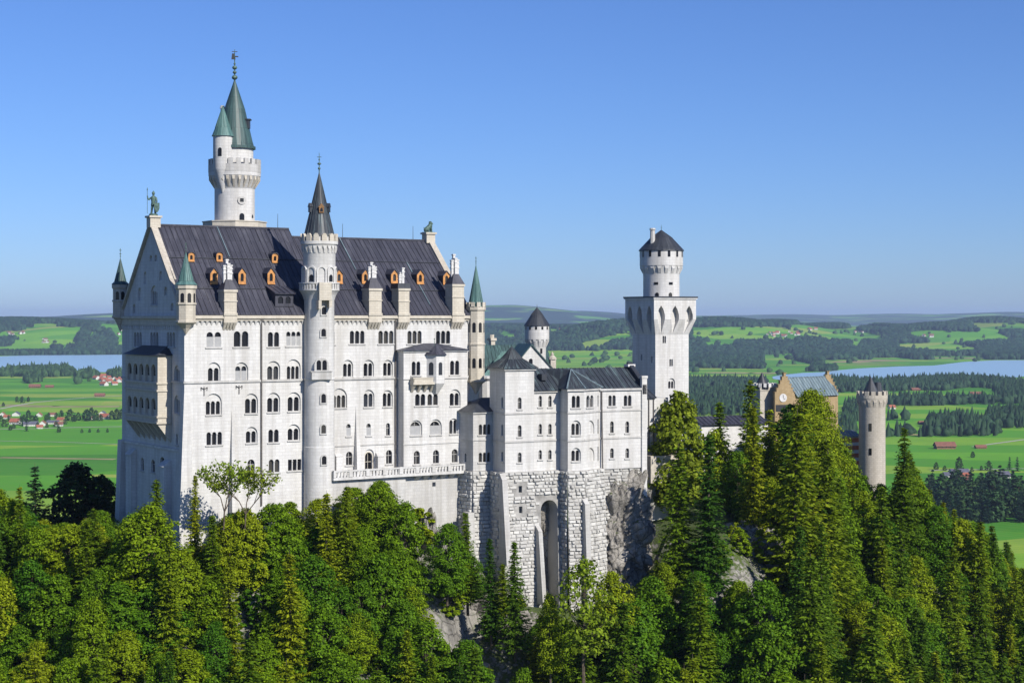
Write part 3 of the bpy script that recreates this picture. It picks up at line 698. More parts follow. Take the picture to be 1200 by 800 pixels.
def statue_lion():
    c = fE.xy(W/2, -.3); z0 = ZR2+1.4; ax = D; s = .95
    k = thing('lion_statue', 'seated bronze lion statue on the far gable top', 'statue', (c.x, c.y, z0))
    V = lambda f, sd, z: Vector((c.x+(ax.x*f+ax.y*sd)*s, c.y+(ax.y*f-ax.x*sd)*s, z0+z*s))
    m = MB()
    m.tube(V(-.55, 0, .45), V(.25, 0, 1.1), .42*s, .40*s, 9); m.ball(V(-.5, 0, .45), .44*s, 9); m.ball(V(.3, 0, 1.15), .44*s, 9)
    m.ball(V(.42, 0, 1.62), .36*s, 9); m.tube(V(.5, 0, 1.65), V(.85, 0, 1.55), .2*s, .14*s, 8)
    for sd in (-.24, .24):
        m.tube(V(.42, sd, 1.05), V(.55, sd, .08), .15*s, .11*s, 7); m.tube(V(.5, sd, .08), V(.78, sd, .06), .11*s, .09*s, 6)
        m.tube(V(-.55, sd*1.3, .5), V(-.1, sd*1.5, .35), .2*s, .16*s, 7); m.tube(V(-.1, sd*1.5, .35), V(-.2, sd*1.5, .06), .13*s, .1*s, 6); m.tube(V(-.25, sd*1.5, .07), V(.15, sd*1.5, .06), .1*s, .08*s, 6); m.ball(V(.3, sd, 1.93), .1*s, 5)
    m.tube(V(-.8, 0, .35), V(-1.05, .2, .9), .07*s, .05*s, 5)
    m.fbox(Fr(c, ax), -.95, .95, z0-.02, z0+.07, -.5, .5)
    m.build('body', 'bronze', k, 50); settle(k)
statue_lion()

# ================================================================ the round stair tower on the south front
c = fS.xy(fS.u(371), .9); Y = c.y; z = lambda y: zy(y, Y); r0 = hw(17.6, Y)
st_ = thing('stair_tower', 'round white stair tower with balcony and dark cone roof, against the palace front', 'tower', (c.x, c.y, -30))
m = MB(); ZBs = -40
m.lathe(c, [(r0*1.04, ZBs), (r0*1.03, z(523)), (r0, z(522.5)), (r0, z(445)), (r0*1.05, z(444.5)), (r0*1.05, z(443)), (r0, z(442.5)), (r0, z(352)), (r0*1.12, z(346)), (r0*1.3, z(341)), (r0*1.34, z(340.5)), (r0*1.34, z(339)), (r0*1.08, z(338.9)), (r0*1.08, z(291)), (r0*1.2, z(287)), (r0*1.25, z(286.6)), (r0*1.25, z(283)), (r0*1.1, z(282.8)), (r0*1.1, z(278))], 40)
m.build('wall', 'limestone', st_, 30)
m = MB(); ring_blocks(m, c, r0*1.08, r0*1.25, z(283), z(276.5), 14, .62, R(10), True); m.build('battlement', 'sandstone', st_)
m = MB(); ring_corbels(m, c, r0*1.08, r0*1.19, z(296.5), z(288.5), 22, .38); m.build('corbel_table', 'limestone', st_)
m = MB(); ring_blocks(m, c, r0*1.24, r0*1.33, z(339), z(332.5), 36, .5); m.lathe(c, [(r0*1.2, z(332.6)), (r0*1.36, z(332.6)), (r0*1.36, z(331)), (r0*1.2, z(331))], 40, cap=False); m.build('balustrade', 'limestone', st_)
fT = lambda ang, rr: Fr((c.x+math.cos(R(ang))*rr, c.y+math.sin(R(ang))*rr), (-math.sin(R(ang)), math.cos(R(ang))))
# blind arcade of the drum
m = MB(); p = MB(); rr = r0*1.08; na = 10; step = 360/na; half = math.radians(step/2)
for k in range(na):
    a = -57+18+step*k; f = fT(a, rr); wd = rr*math.tan(half)*.82
    ringl = arch(-wd-.1, wd+.1, z(331), z(312)); inner = arch(-wd+.12, wd-.12, z(331), z(313.8))
    sheet(m, f, ringl, [inner], .16); reveal(m, f, list(reversed(inner)), -.1, .16); reveal(m, f, ringl, .16, -.2)
    if k in (0, 8, 4): p = MB(); sheet(p, f, arch(-.35, .35, z(330), z(322)), [], .06); p.build('window', 'glass', st_)
m.build('arcade', 'limestone', st_)
for px_, y0, y1 in ((376.5, 359.5, 368.5), (376, 385, 394), (376, 460.5, 471), (376, 496.5, 506.5), (376.5, 532.5, 542.5)):
    ang = math.degrees(math.asin((px_-371)/17.6*.97))-90+math.degrees(math.atan2(c.x, c.y))*-1
    m = MB(); wdw = MB(); f = fT(ang, r0*(.995 if y0 < 523 else 1.025)); l = arch(-.36, .36, z(y1), z(y0)); big = arch(-.55, .55, z(y1)-.2, z(y0)+.2)
    sheet(m, f, big, [l], .12); reveal(m, f, big, .12, -.15); reveal(m, f, l, .12, 0); sheet(wdw, f, l, [], .025); wdw.build('pane', 'glass', m.build('window', 'grey_limestone', st_))
m = MB(); wdw = MB(); f = fT(-75, r0); hs = [arch(-.78, -.1, z(433), z(421.5)), arch(.1, .78, z(433), z(421.5))]; big = arch(-1.1, 1.1, z(434), z(418.5))
sheet(m, f, big, hs, .22); reveal(m, f, big, .22, -.6); m.fbox(f, -1.5, 1.5, z(444), z(434), -1, .35); m.fbox(f, -1.65, 1.65, z(435), z(434), -1, .45)
for l in hs: reveal(m, f, l, .22, .05); sheet(wdw, f, l, [], .07)
wdw.build('pane', 'glass', m.build('window', 'grey_limestone', st_))
m = MB(); f = fT(-68, r0); m.fbox(f, -.95, .95, z(352), z(331.5), -1, 1.25); m.fbox(f, -1.05, -.6, z(362), z(352), -1, 1.2); m.fbox(f, .6, 1.05, z(360), z(352), -1, 1.2)
m.build('balcony_bay', 'sandstone', st_)
m = MB(); m.lathe(c, [(r0*1.08, z(278.5)), (r0*.98, z(274)), (r0*.5, z(239)), (.06, z(202))], 24); cone_seams(m, c, r0*.98, z(274), z(202), 24, .06)
sp = m.build('spire', 'patina_slate', st_)
for ang, zz in ((-72, 247), (-10, 246), (-150, 246)):
    rr = r0*.98*(zz-202)/(274-202)+.05; f = fT(ang, rr); d = MB(); zb0 = z(zz+3)
    d.fbox(f, -.36, .36, zb0, zb0+.8, -1.0, .25); d.poly([f.p(-.5, zb0+.8, .3), f.p(0, zb0+1.35, .3), f.p(0, zb0+1.35, -1)]) if False else d.box8([f.p(-.5, zb0+.8, .3), f.p(.5, zb0+.8, .3), f.p(.5, zb0+.8, -1), f.p(-.5, zb0+.8, -1), f.p(-.04, zb0+1.4, .3), f.p(.04, zb0+1.4, .3), f.p(.04, zb0+1.4, -1), f.p(-.04, zb0+1.4, -1)])
    dd = d.build('spire_dormer', 'wood_brown' if ang == -72 else 'dark_slate', st_)
    p = MB(); sheet(p, f, arch(-.2, .2, zb0+.15, zb0+.72), [], .27); p.build('pane', 'glass', dd)
finial(st_, c, z(203), hw(22, Y)); settle(st_)

# ================================================================ the tall north tower behind the palace roof
Y = 284; c = ray(275, Y); z = lambda y: zy(y, Y); r0 = hw(23.3, Y)
nt_ = thing('tall_tower', 'tallest round white tower with green spire and side turret, rising behind the palace roof', 'tower', (c.x, c.y, -20))
m = MB()
m.lathe(c, [(r0, -25), (r0, z(222)), (r0*1.03, z(221)), (r0*1.26, z(208)), (r0*1.3, z(207)), (r0*1.3, z(202.5)), (r0*1.05, z(202.4)), (r0*1.05, z(200))], 40)
m.lathe((c.x, c.y), [(r0*.93, z(201)), (r0*.93, z(172))], 32)
m.build('wall', 'limestone', nt_, 30)
m = MB(); fp = Fr(c, dirv(33)); q = r0*1.5
m.lathe(c, [(r0*1.58, z(285)), (r0*1.58, z(261.5)), (r0*1.62, z(261)), (r0*1.62, z(259.8)), (r0, z(259.8))], 8, R(22.5+33)); m.build('platform', 'sandstone', nt_)
m = MB(); ring_corbels(m, c, r0*1.0, r0*1.28, z(221), z(204.5), 26, .33); m.build('corbel_table', 'sandstone', nt_)
m = MB(); m.lathe(c, [(r0*1.18, z(203)), (r0*1.31, z(203)), (r0*1.31, z(194)), (r0*1.18, z(194))], 40, cap=False); ring_blocks(m, c, r0*1.18, r0*1.31, z(194), z(187.5), 20, .55, 0, False); m.build('battlement', 'grey_limestone', nt_)
for px_, y0, y1, rd in ((283, 231.5, 240.5, 1), (283.3, 251, 260, 0), (295.5, 252, 256, 0)):
    al = math.asin((px_-275)/23.3)-R(90)-math.atan2(c.x, c.y); f = Fr((c.x+math.cos(al)*r0, c.y+math.sin(al)*r0), (-math.sin(al), math.cos(al))); p = MB()
    if rd:
        zc = z(236); w1 = MB(); ringp = [(math.cos(2*math.pi*k/16)*.72, zc+math.sin(2*math.pi*k/16)*.72) for k in range(16)]
        hol = rect(-.32, .32, zc-.3, zc+.3); sheet(w1, f, ringp, [hol], .12); reveal(w1, f, ringp, .12, -.2); reveal(w1, f, hol, .12, -.02); ww = w1.build('window', 'grey_limestone', nt_); sheet(p, f, hol, [], .03); p.build('pane', 'glass', ww)
    else: w_ = .42 if y1-y0 > 5 else .25; sheet(p, f, arch(-w_, w_, z(y1), z(y0)), [], .03); p.build('window', 'glass', nt_)
# spire
m = MB(); m.lathe(c, [(r0*1.05, z(172)), (r0*1.05, z(175)), (r0*.97, z(173)), (r0*.52, z(128)), (.09, z(94))], 24); cone_seams(m, c, r0*.97, z(173), z(94), 24, .07); m.build('spire', 'dark_copper', nt_)
# side turret
ct = Vector((c.x-hw(10.5, Y), c.y-r0*.86)); rt = hw(11.2, Y); Yt = ct.y; zt_ = lambda y: zy(y, Yt)
m = MB(); m.lathe(ct, [(.15, zt_(226)), (rt*.6, zt_(213)), (rt*.95, zt_(200)), (rt, zt_(198)), (rt, zt_(160.5)), (rt*1.08, zt_(160)), (rt*1.08, zt_(158.8))], 24); tu = m.build('side_turret', 'limestone', nt_, 30)
m = MB(); m.lathe(ct, [(rt*1.12, zt_(159)), (rt*1.16, zt_(160)), (rt*.8, zt_(150)), (.05, zt_(124))], 16); cone_seams(m, ct, rt*.8, zt_(150), zt_(124), 16, .06); m.build('spire', 'copper', tu)
p = MB(); al = R(-97); f = Fr((ct.x+math.cos(al)*rt, ct.y+math.sin(al)*rt), (-math.sin(al), math.cos(al))); sheet(p, f, arch(-.3, .3, zt_(184), zt_(174)), [], .04); p.build('window', 'glass', tu)
m = MB(); cc = Vector((c.x-hw(15, Y), c.y+.5)); m.tube((cc.x, cc.y, z(165)), (cc.x, cc.y, z(126)), .36, .3, 8); m.tube((cc.x, cc.y, z(127)), (cc.x, cc.y, z(123.5)), .45, .3, 8); m.build('chimney', 'grey_limestone', nt_)
m = MB(); f = Fr((c.x+r0*.62, c.y-.4), (-.3, 1)); m.fbox(Fr((c.x+r0*.55, c.y-.3), (1, 0)), -.3, .75, z(151), z(141.5), -.6, .6); m.fbox(Fr((c.x+r0*.55, c.y-.3), (1, 0)), -.4, .95, z(141.4), z(140), -.75, .75); m.build('spire_dormer', 'dark_slate', nt_)
m = MB(); m.tube((c.x, c.y, z(96)), (c.x, c.y, z(58)), .16, .05, 6)
for y, rr in ((91, .5), (85, .34), (79.5, .42), (75, .2)): m.ball((c.x, c.y, z(y)), rr, 8, rr*.8)
m.build('finial', 'bronze', nt_)
m = MB(); f = Fr(c, (1, .3)); zz = z(66.5); m.fbox(f, -.55, .15, zz-.5, zz+.5, -.03, .03, tu=.12); m.fbox(f, .1, .6, zz-.1, zz+.1, -.03, .03); m.fbox(f, -.45, .45, zz+.75, zz+.87, -.03, .03); m.build('weather_vane', 'iron', nt_)
settle(nt_)

# ================================================================ terrace in front of the palace
fR = fS.off(3.6); ta, tb = fR.u(391), fR.u(545.5); tz = lambda y: fR.z(470, y)
te = thing('terrace_wall', 'white retaining wall with balustrade and round consoles below the palace bay', 'wall', fR.p((ta+tb)/2, -36))
m = MB(); m.fbox(fR, fR.u(478), tb, -48, tz(558), -3.4, -1.2, tw1=-.0); m.fbox(fR, ta, fR.u(478), -48, tz(558), -3.4, -.7)
m.build('wall', 'grey_limestone', te)
m = MB(); m.fbox(fR, ta, tb, tz(558.5), tz(555.2), -3.4, 0); m.fbox(fR, ta, tb, tz(549), tz(547.3), -.36, .06)
n = int((tb-ta)/.55)
for k in range(n): u = ta+(k+.5)*(tb-ta)/n; m.fbox(fR, u-.16, u+.16, tz(555.2), tz(549), -.26, -.06)
for k in range(9): u = ta+k*(tb-ta)/8; m.fbox(fR, max(ta, u-.3), min(tb, u+.3), tz(555.2), tz(547), -.38, .08)
m.build('balustrade', 'limestone', te)
m = MB(); x_ = fR.u(489)
for k in range(6):
    u = x_+.5+k*(tb-x_-1)/5
    m.box8([fR.p(u-.35, tz(564), -1.1), fR.p(u+.35, tz(564), -1.1), fR.p(u+.35, tz(564), -1.3), fR.p(u-.35, tz(564), -1.3), fR.p(u-.45, tz(558.5), -.1), fR.p(u+.45, tz(558.5), -.1), fR.p(u+.45, tz(558.5), -1.3), fR.p(u-.45, tz(558.5), -1.3)])
m.build('console', 'limestone', te)
p = MB(); f = fR.off(-1.2); u = fR.u(513); sheet(p, f, rect(u-.3, u+.3, tz(573), tz(568)), [], .02); p.build('window', 'glass', te); settle(te)
# ================================================================ the bower building: tower, wing, oriel, right wing over a rubble base
fK = Fr(ray(592, 268), dirv(27)); DK, NK = fK.d, fK.n
bo = thing('bower_building', 'white three-storey bower building on a tall rubble base with slate roofs and a pyramid tower', 'building', fK.p(8, -40))
BD = 9.0        # depth of the wings
kz = lambda y, px=660, w=0: fK.off(w).z(px, y)
T1 = fK.u(626); zmas = fK.z(610, 552)
fK2 = fK.off(-.35); fO = fK.off(2.3); fR2 = fK.off(-.1)
T1b = fK2.u(656.5); TO0 = fO.u(665.5); TO1 = fO.u(684); TO2 = fR2.u(702.5); TE = fR2.u(755)
mb = MB()
# tower
ztop = fK.z(600, 432); Wt = Wall(fK, rect(0, T1, zmas-.3, ztop), mb)
for y0, y1 in ((465.5, 479), (498, 511.5), (530, 541.5)): window(Wt, bo, 606.8, 611.2, y0, y1, 1)
Wt.done()
fKl = Fr(fK.xy(0, -5.5), NK); Wl = Wall(fKl, rect(0, 5.5, zmas-.3, ztop), mb)
for y0, y1 in ((465, 478), (497, 510), (529, 540)): window(Wl, bo, 587.4, 589.6, y0, y1, 1)
Wl.done()
mb.poly([fK.p(T1, zmas, 0), fK.p(T1, zmas, -5.5), fK.p(T1, ztop, -5.5), fK.p(T1, ztop, 0)]); mb.poly([fK.p(T1, zmas, -5.5), fK.p(0, zmas, -5.5), fK.p(0, ztop, -5.5), fK.p(T1, ztop, -5.5)])
# wing between tower and oriel
zw = fK2.z(640, 457.5); W2 = Wall(fK2, rect(T1, TO0, zmas-.3, zw), mb)
for x0, x1 in ((631.2, 635), (642.6, 646.4)):
    for y0, y1 in ((463.5, 476.5), (496.5, 508.5), (527, 538)): window(W2, bo, x0, x1, y0, y1, 1)
W2.done()
# oriel block
zo = fO.z(675, 456); Wo = Wall(fO, rect(TO0, TO1, zmas-.3, zo), mb)
window(Wo, bo, 670, 679.5, 463.5, 477.5, 2); window(Wo, bo, 670.5, 679.5, 496, 509.5, 2, blind=492.5); window(Wo, bo, 670.5, 679.5, 527.5, 540, 2, blind=524.5); Wo.done()
fOl = Fr(fO.xy(TO0, -2.65), NK); Wall(fOl, rect(0, 2.65, zmas-.3, zo), mb).done()
pr_ = fR2.xy(TO2); fOr = Fr(fO.xy(TO1), pr_-fO.xy(TO1)); LOr = (pr_-fO.xy(TO1)).length
Wr = Wall(fOr, rect(0, LOr, zmas-.3, zo), mb); window(Wr, bo, 687.2, 695.3, 463, 477, 2)
for y0, y1 in ((492.5, 508.5), (524.5, 540)):
    u0, u1 = fOr.u(687.5), fOr.u(696.5); Wr.hole(arch(u0, u1, fOr.z(692, y1), fOr.z(692, y0)), .22, [])
for y0, y1 in ((463, 476), (491, 508), (523, 540)): window(Wr, bo, 700.2, 701.4, y0, y1, 1, sill=False)
Wr.done()
# right wing
zr_ = fR2.z(730, 455); W3 = Wall(fR2, rect(TO2, TE, zmas-.3, zr_), mb)
for x0, x1 in ((713, 721.5), (731, 740)): window(W3, bo, x0, x1, 463, 475.5, 2)
for x0, x1 in ((715, 719.2), (733, 737.2)):
    for y0, y1 in ((493.5, 507), (525, 536.5)): window(W3, bo, x0, x1, y0, y1, 1)
W3.done()
ztg = fR2.z(750, 432)
mb.poly([fR2.p(TE, zmas-3), fR2.p(TE, zmas-3, -BD), fR2.p(TE, zr_, -BD), fR2.p(TE, zr_)]); mb.poly([fR2.p(TE, zmas-3, -BD), fR2.p(T1, zmas-3, -BD), fR2.p(T1, zr_, -BD), fR2.p(TE, zr_, -BD)])
mb.fbox(fR2, TE-.6, TE+.35, -36, zr_+1.6, -.3, .3)    # corner strip of the gable wall
mb.fbox(fR2, TE-.7, TE+.45, zr_+1.6, zr_+2.0, -.4, .4)
mb.build('wall', 'limestone', bo)
# strings
for y in (484, 517):
    m = MB(); zz = fK.z(610, y); e = .13
    m.fbox(fK, -.12, T1+.1, zz-e, zz+e, -.1, .14); m.fbox(fKl, -.1, 5.6, zz-e, zz+e, -.1, .12); m.fbox(fK2, T1+.1, TO0, zz-e, zz+e, -.1, .12)
    m.fbox(fO, TO0-.12, TO1+.02, zz-e, zz+e, -.1, .14); m.fbox(fOl, 0, 2.7, zz-e, zz+e, -.1, .11); m.fbox(fOr, 0.02, LOr, zz-e, zz+e, -.1, .12); m.fbox(fR2, TO2, TE+.4, zz-e, zz+e, -.1, .12); m.build('string_course', 'grey_limestone', bo)
m = MB()
m.fbox(fK2, T1, TO0, zw-.3, zw+.02, -.1, .3); m.fbox(fO, TO0-.25, TO1+.1, zo-.3, zo+.02, -.1, .3); m.fbox(fOr, 0, LOr+.1, zo-.28, zo+.02, -.1, .28); m.fbox(fR2, TO2, TE, zr_-.3, zr_+.02, -.1, .3)
m.fbox(fK, -.25, T1+.25, ztop-.3, ztop+.02, -5.7, .25)
m.build('cornice', 'grey_limestone', bo)
# roofs
ctr = fK.p(T1/2, 0, -2.75); apz = zy(405.5, ctr.y)
m = MB(); base = [fK.xy(-.55, .5), fK.xy(T1+.55, .5), fK.xy(T1+.55, -6), fK.xy(-.55, -6)]; cxy = ctr.xy
mid = [cxy+(p-cxy)*.42 for p in base]; zm_ = ztop+(apz-ztop)*.42
m.prism(base, ztop+.03, zm_, False, True, .42, (cxy.x, cxy.y)); m.pyramid(mid, zm_, (cxy.x, cxy.y, apz))
for k in range(2):
    a, b = base[(k-1) % 4], base[k]
    for j in range(9):
        p_ = a.lerp(b, j/8); q_ = cxy+(p_-cxy)*.42; m.tube((p_.x, p_.y, ztop+.1), (q_.x, q_.y, zm_+.04), .05, .05, 4); m.tube((q_.x, q_.y, zm_+.04), (cxy.x, cxy.y, apz), .05, .03, 4)
m.build('tower_roof', 'patina_slate', bo)
def gable_roof(m, fr, t0, t1, z0, yr, depth, seam=.8, oh=.4):
    zr = zy(yr, fr.p((t0+t1)/2, 0, -depth/2).y)
    roof_quad(m, fr.p(t0, z0+.02, oh), fr.p(t1, z0+.02, oh), fr.p(t1, zr, -depth/2), fr.p(t0, zr, -depth/2), seam)
    roof_quad(m, fr.p(t1, z0+.02, -depth-oh), fr.p(t0, z0+.02, -depth-oh), fr.p(t0, zr, -depth/2), fr.p(t1, zr, -depth/2), seam, seam=False)
    return zr
m = MB(); zr1 = gable_roof(m, fK2, T1, TE-.3, zw, 431, BD, .75, .45)
m.build('roof', 'patina_slate', bo)
m = MB()   # the oriel's own half pyramid
ob_ = [fO.xy(TO0-.4, .35), fO.xy(TO1+.15, .35), fOr.xy(LOr+.5, .35)]; apx = fO.p((TO0+TO1)/2+.9, 0, -3.2); ap = Vector((apx.x, apx.y, zy(433, apx.y)))
bk0, bk1 = fO.p(TO0-.4, zo+.03, -5.5), fO.p(TO2, zo+.03, -5.5)
pts = [bk0]+[Vector((p.x, p.y, zo+.03)) for p in ob_]+[bk1]
for k in range(len(pts)-1): m.poly([pts[k], pts[k+1], ap])
for a, b in ((pts[1], pts[2]), (pts[2], pts[3])):
    for j in range(7): m.tube(a.lerp(b, j/6)+Vector((0, 0, .04)), ap, .05, .03, 4)
bkz = Vector((0, 0, 0)); rb = fO.p((TO0+TO1)/2-2, ap.z, -3.2)
m.poly([pts[0], ap, fO.p(TO0-.4, zr1-.1, -6.5)]); m.poly([ap, pts[-1], fO.p(TO2, zr1-.1, -6.5)])
orf = m.build('oriel_roof', 'patina_slate', bo)
m = MB()
for p_ in pts[1:4]: m.tube(p_+Vector((0, 0, .06)), ap+Vector((0, 0, .06)), .14, .1, 5)
m.build('hip_flashing', 'zinc', orf)
m = MB()   # raised firewall of the right gable
zf = zr1+.5
for a, b, za, zb2 in ((.3, -BD/2, zr_+.2, zr1+.5), (-BD-.3, -BD/2, zr_+.2, zr1+.5)):
    lo = [fR2.p(TE-.5, za, a), fR2.p(TE+.3, za, a), fR2.p(TE+.3, zb2, b), fR2.p(TE-.5, zb2, b)]; m.box8([v-Vector((0, 0, 1.2)) for v in lo]+[v+Vector((0, 0, .35)) for v in lo])
m.build('gable_wall', 'dark_slate', bo)
m = MB(); m.fbox(fR2, TE-.7, TE+.5, zr1+.2, zy(428, fR2.p(TE, 0, -BD/2).y), -BD/2-.6, -BD/2+.6); m.fbox(fR2, TE-.8, TE+.6, zr1+.1, zr1+.5, -BD/2-.7, -BD/2+.7); m.build('gable_pedestal', 'white_plaster', bo)
m = MB(); uu = fK2.u(642); m.fbox(fK2, uu-.45, uu+.45, zw+1.6, zw+2.6, -2.6, -1.2); m.build('chimney', 'dark_slate', bo)
q = MB(); u = fR2.u(704.5); q.tube(fR2.p(u, zo-.3, .15), fR2.p(u, -42, .9), .12); q.build('drain_pipe', 'drain', bo)
# rubble base
def blocks(m, fr, u0, u1, z0, z1, keep=None, row=.55, batter=0.0, rnd=random.Random(3)):
    zc = z1
    while zc-row > z0:
        u = u0-rnd.random()*.3
        while u < u1-.1:
            w = rnd.uniform(.55, 1.45); a, b = max(u, u0)+.05, min(u+w, u1)-.05
            if b-a > .15 and (keep is None or (keep((a+b)/2, zc-row/2) and keep(a, zc-row) and keep(b, zc-row) and keep(a, zc) and keep(b, zc))):
                pr = rnd.choice((.06, .1, .14, .2, .3, .36))*rnd.uniform(.7, 1.1); bt = batter*(z1-zc); bt2 = batter*(z1-zc+row); j = lambda: rnd.uniform(.02, .12)
                P = [fr.p(a, zc-row+.05, bt2+.01), fr.p(b, zc-row+.05, bt2+.01), fr.p(b, zc-.05, bt+.01), fr.p(a, zc-.05, bt+.01)]
                Q = [fr.p(a+j(), zc-row+.05+j(), bt2+pr), fr.p(b-j(), zc-row+.05+j(), bt2+pr), fr.p(b-j(), zc-.05-j(), bt+pr), fr.p(a+j(), zc-.05-j(), bt+pr)]
                i = len(m.v); m.v.extend(P+Q)
                for f in ((4, 5, 6, 7), (0, 1, 5, 4), (1, 2, 6, 5), (2, 3, 7, 6), (3, 0, 4, 7)): m.f.append(tuple(i+t for t in f))
            u += w
        zc -= row
zlow = -52
fM = fK.off(.25); ma = fM.u(589); mbb = TO0-.05
nich = arch(fM.u(633), fM.u(652.5), zlow+.5, fM.z(642, 585.5), 12)
m = MB(); m.mat = None
bt = .035
MORT = MB()
def bsheet(m, fr, u0, u1, z0, z1, holes, batter):
    m = MORT; loops = [rect(u0, u1, z0, z1)]+holes; flat = [q for l in loops for q in l]
    tris = tessellate_polygon([[Vector((a, b, 0)) for a, b in l] for l in loops]); i = len(m.v)
    m.v.extend(fr.p(a, b, batter*(z1-b)) for a, b in flat)
    for t in tris:
        (ax, ay), (bx, by), (cx, cy) = (flat[k] for k in t); t = t if (bx-ax)*(cy-ay)-(by-ay)*(cx-ax) > 0 else tuple(reversed(t)); m.f.append(tuple(i+k for k in t))
slits = [rect(fM.u(x)-.3, fM.u(x)+.3, fM.z(x, y+4), fM.z(x, y-4)) for x, y in ((609.5, 573), (609.5, 597))]
bsheet(m, fM, ma, mbb, zlow, zmas-.05, [nich]+slits, bt)
n_ = len(nich)
for k in range(n_):
    a, b = nich[k], nich[(k+1) % n_]; ba_, bb_ = bt*(zmas-a[1]), bt*(zmas-b[1]); m.poly([fM.p(*b, bb_), fM.p(*a, ba_), fM.p(*a, -3), fM.p(*b, -3)])
for s_ in slits:
    for k in range(4): a, b = s_[k], s_[(k+1) % 4]; m.poly([fM.p(*b, bt*(zmas-b[1])), fM.p(*a, bt*(zmas-a[1])), fM.p(*a, -.3), fM.p(*b, -.3)])
inn = lambda u, z_: not (fM.u(631.5) < u < fM.u(654) and z_ < fM.z(642, 583)) and not any(s_[0][0]-.3 < u < s_[1][0]+.3 and s_[0][1]-.3 < z_ < s_[2][1]+.3 for s_ in slits)
blocks(m, fM, ma, mbb, zlow, zmas-.1, inn, .54, bt)
fMl = Fr(fM.xy(ma, -6), NK); m.poly([fMl.p(0, zlow), fMl.p(6, zlow), fMl.p(6, zmas-.05), fMl.p(0, zmas-.05)]); blocks(m, fMl, 0, 6, zlow, zmas-.1, None, .62)
m.poly([fM.p(ma, zmas-.05, 0), fM.p(mbb, zmas-.05, 0), fM.p(mbb, zmas-.05, -1.5), fM.p(ma, zmas-.05, -1.5)])
# oriel base faces
fO2 = fO.off(.2); bsheet(m, fO2, TO0-.2, TO1+.1, zlow, zmas-.05, [], bt); blocks(m, fO2, TO0-.2, TO1+.1, zlow, zmas-.1, None, .55, bt)
fOl2 = Fr(fO2.xy(TO0-.2, -4.5), NK); bsheet(m, fOl2, -1, 4.5, zlow, zmas-.05, [], 0.0); blocks(m, fOl2, 0, 4.5, zlow, zmas-.1, None, .6)
a_ = fO2.xy(TO1+.1); b_ = fR2.off(.3).xy(fR2.u(707)); fOr2 = Fr(a_, b_-a_); l_ = (b_-a_).length
bsheet(m, fOr2, 0, l_, zlow, zmas-.05, [], bt); blocks(m, fOr2, 0, l_, zlow, zmas-.1, None, .6, bt)
m.poly([Vector((*p, zmas-.05)) for p in (fO2.xy(TO0-.2), fO2.xy(TO1+.1), b_, fR2.xy(TO2, -1), fO.xy(TO0, -2.5))])
m.poly([fR2.p(fR2.u(707), zlow, .3), fR2.p(fR2.u(707)+.1, zlow, -4), fR2.p(fR2.u(707)+.1, zmas-.05, -4), fR2.p(fR2.u(707), zmas-.05, .3)])
fW4 = fR2.off(-.3); bsheet(m, fW4, fR2.u(700), TE, -40, zmas-.31, [], 0); blocks(m, fW4, fR2.u(700), TE-.6, -38, zmas-.32, None, .55)
base_ = m.build('rubble_base', 'rubble', bo); MORT.build('mortar', 'mortar', base_); MORT = MB()
m = MB(); m.poly([fM.p(nich[0][0]-.3, zlow, -3), fM.p(nich[1][0]+.3, zlow, -3), fM.p(nich[1][0]+.3, fM.z(642, 580), -3), fM.p(nich[0][0]-.3, fM.z(642, 580), -3)])
for k in range(26):
    u = random.uniform(nich[0][0], nich[1][0]); zz = random.uniform(zlow, fM.z(642, 598)); m.ball(fM.p(u, zz, -3), random.uniform(.5, 1.0), 7, random.uniform(1, 2.6), 5)
m.build('niche_rock', 'rock', base_)
# buttresses
def buttress(fr, xa, xb, y0, y1, w0, w1):
    q = MB(); ua, ub = fr.u(xa), fr.u(xb); xm = (xa+xb)/2; zt, zb = fr.z(xm, y0), fr.z(xm, y1)
    q.box8([fr.p(ua, zb, w1), fr.p(ub, zb, w1), fr.p(ub, zb, -.5), fr.p(ua, zb, -.5), fr.p(ua, zt, w0), fr.p(ub, zt, w0), fr.p(ub, zt, -.5), fr.p(ua, zt, -.5)])
    q.box8([fr.p(ua, zt, w0+.05), fr.p(ub, zt, w0+.05), fr.p(ub, zt, -.3), fr.p(ua, zt, -.3), fr.p(ua, zt+.3, w0-.3), fr.p(ub, zt+.3, w0-.3), fr.p(ub, zt+1, -.3), fr.p(ua, zt+1, -.3)])
    q.build('buttress', 'grey_limestone', bo)
buttress(fK.off(.6), 586.5, 592.5, 562, 660, .6, 2.2); buttress(fK.off(.8), 628, 632.5, 622, 706, .9, 2.4); buttress(fO.off(.5), 682, 687.5, 590, 720, 1.0, 2.0)
settle(bo)

# ================================================================ polygonal annex left of the pyramid tower
fA = Fr(ray(554.5, 270.5), dirv(27)); ax1 = fA.u(586)
an = thing('polygonal_annex', 'small polygonal white annex with dark slate roof, between palace and bower tower', 'building', fA.p(2, -36))
pl = [fA.xy(0), fA.xy(0), fA.xy(ax1), fA.xy(ax1, -6), fA.xy(-.6, -6)]
lf = fA.xy(0)-Vector((math.cos(R(27+38)), math.sin(R(27+38))))*-0; 
pA = fA.xy(-.85, -3.6); fAl = Fr(pA, fA.xy(0)-pA); ll = (fA.xy(0)-pA).length
za = fA.z(568, 482.5); zma = fA.z(568, 551)
mb = MB(); Wa = Wall(fA, rect(0, ax1, zma, za), mb)
window(Wa, an, 561, 575, 497, 509, 3); window(Wa, an, 561, 574.5, 530, 541, 3); Wa.done()
Wb = Wall(fAl, rect(0, ll, zma, za), mb); window(Wb, an, 544.5, 546.5, 531, 541, 1, sill=False); Wb.done()
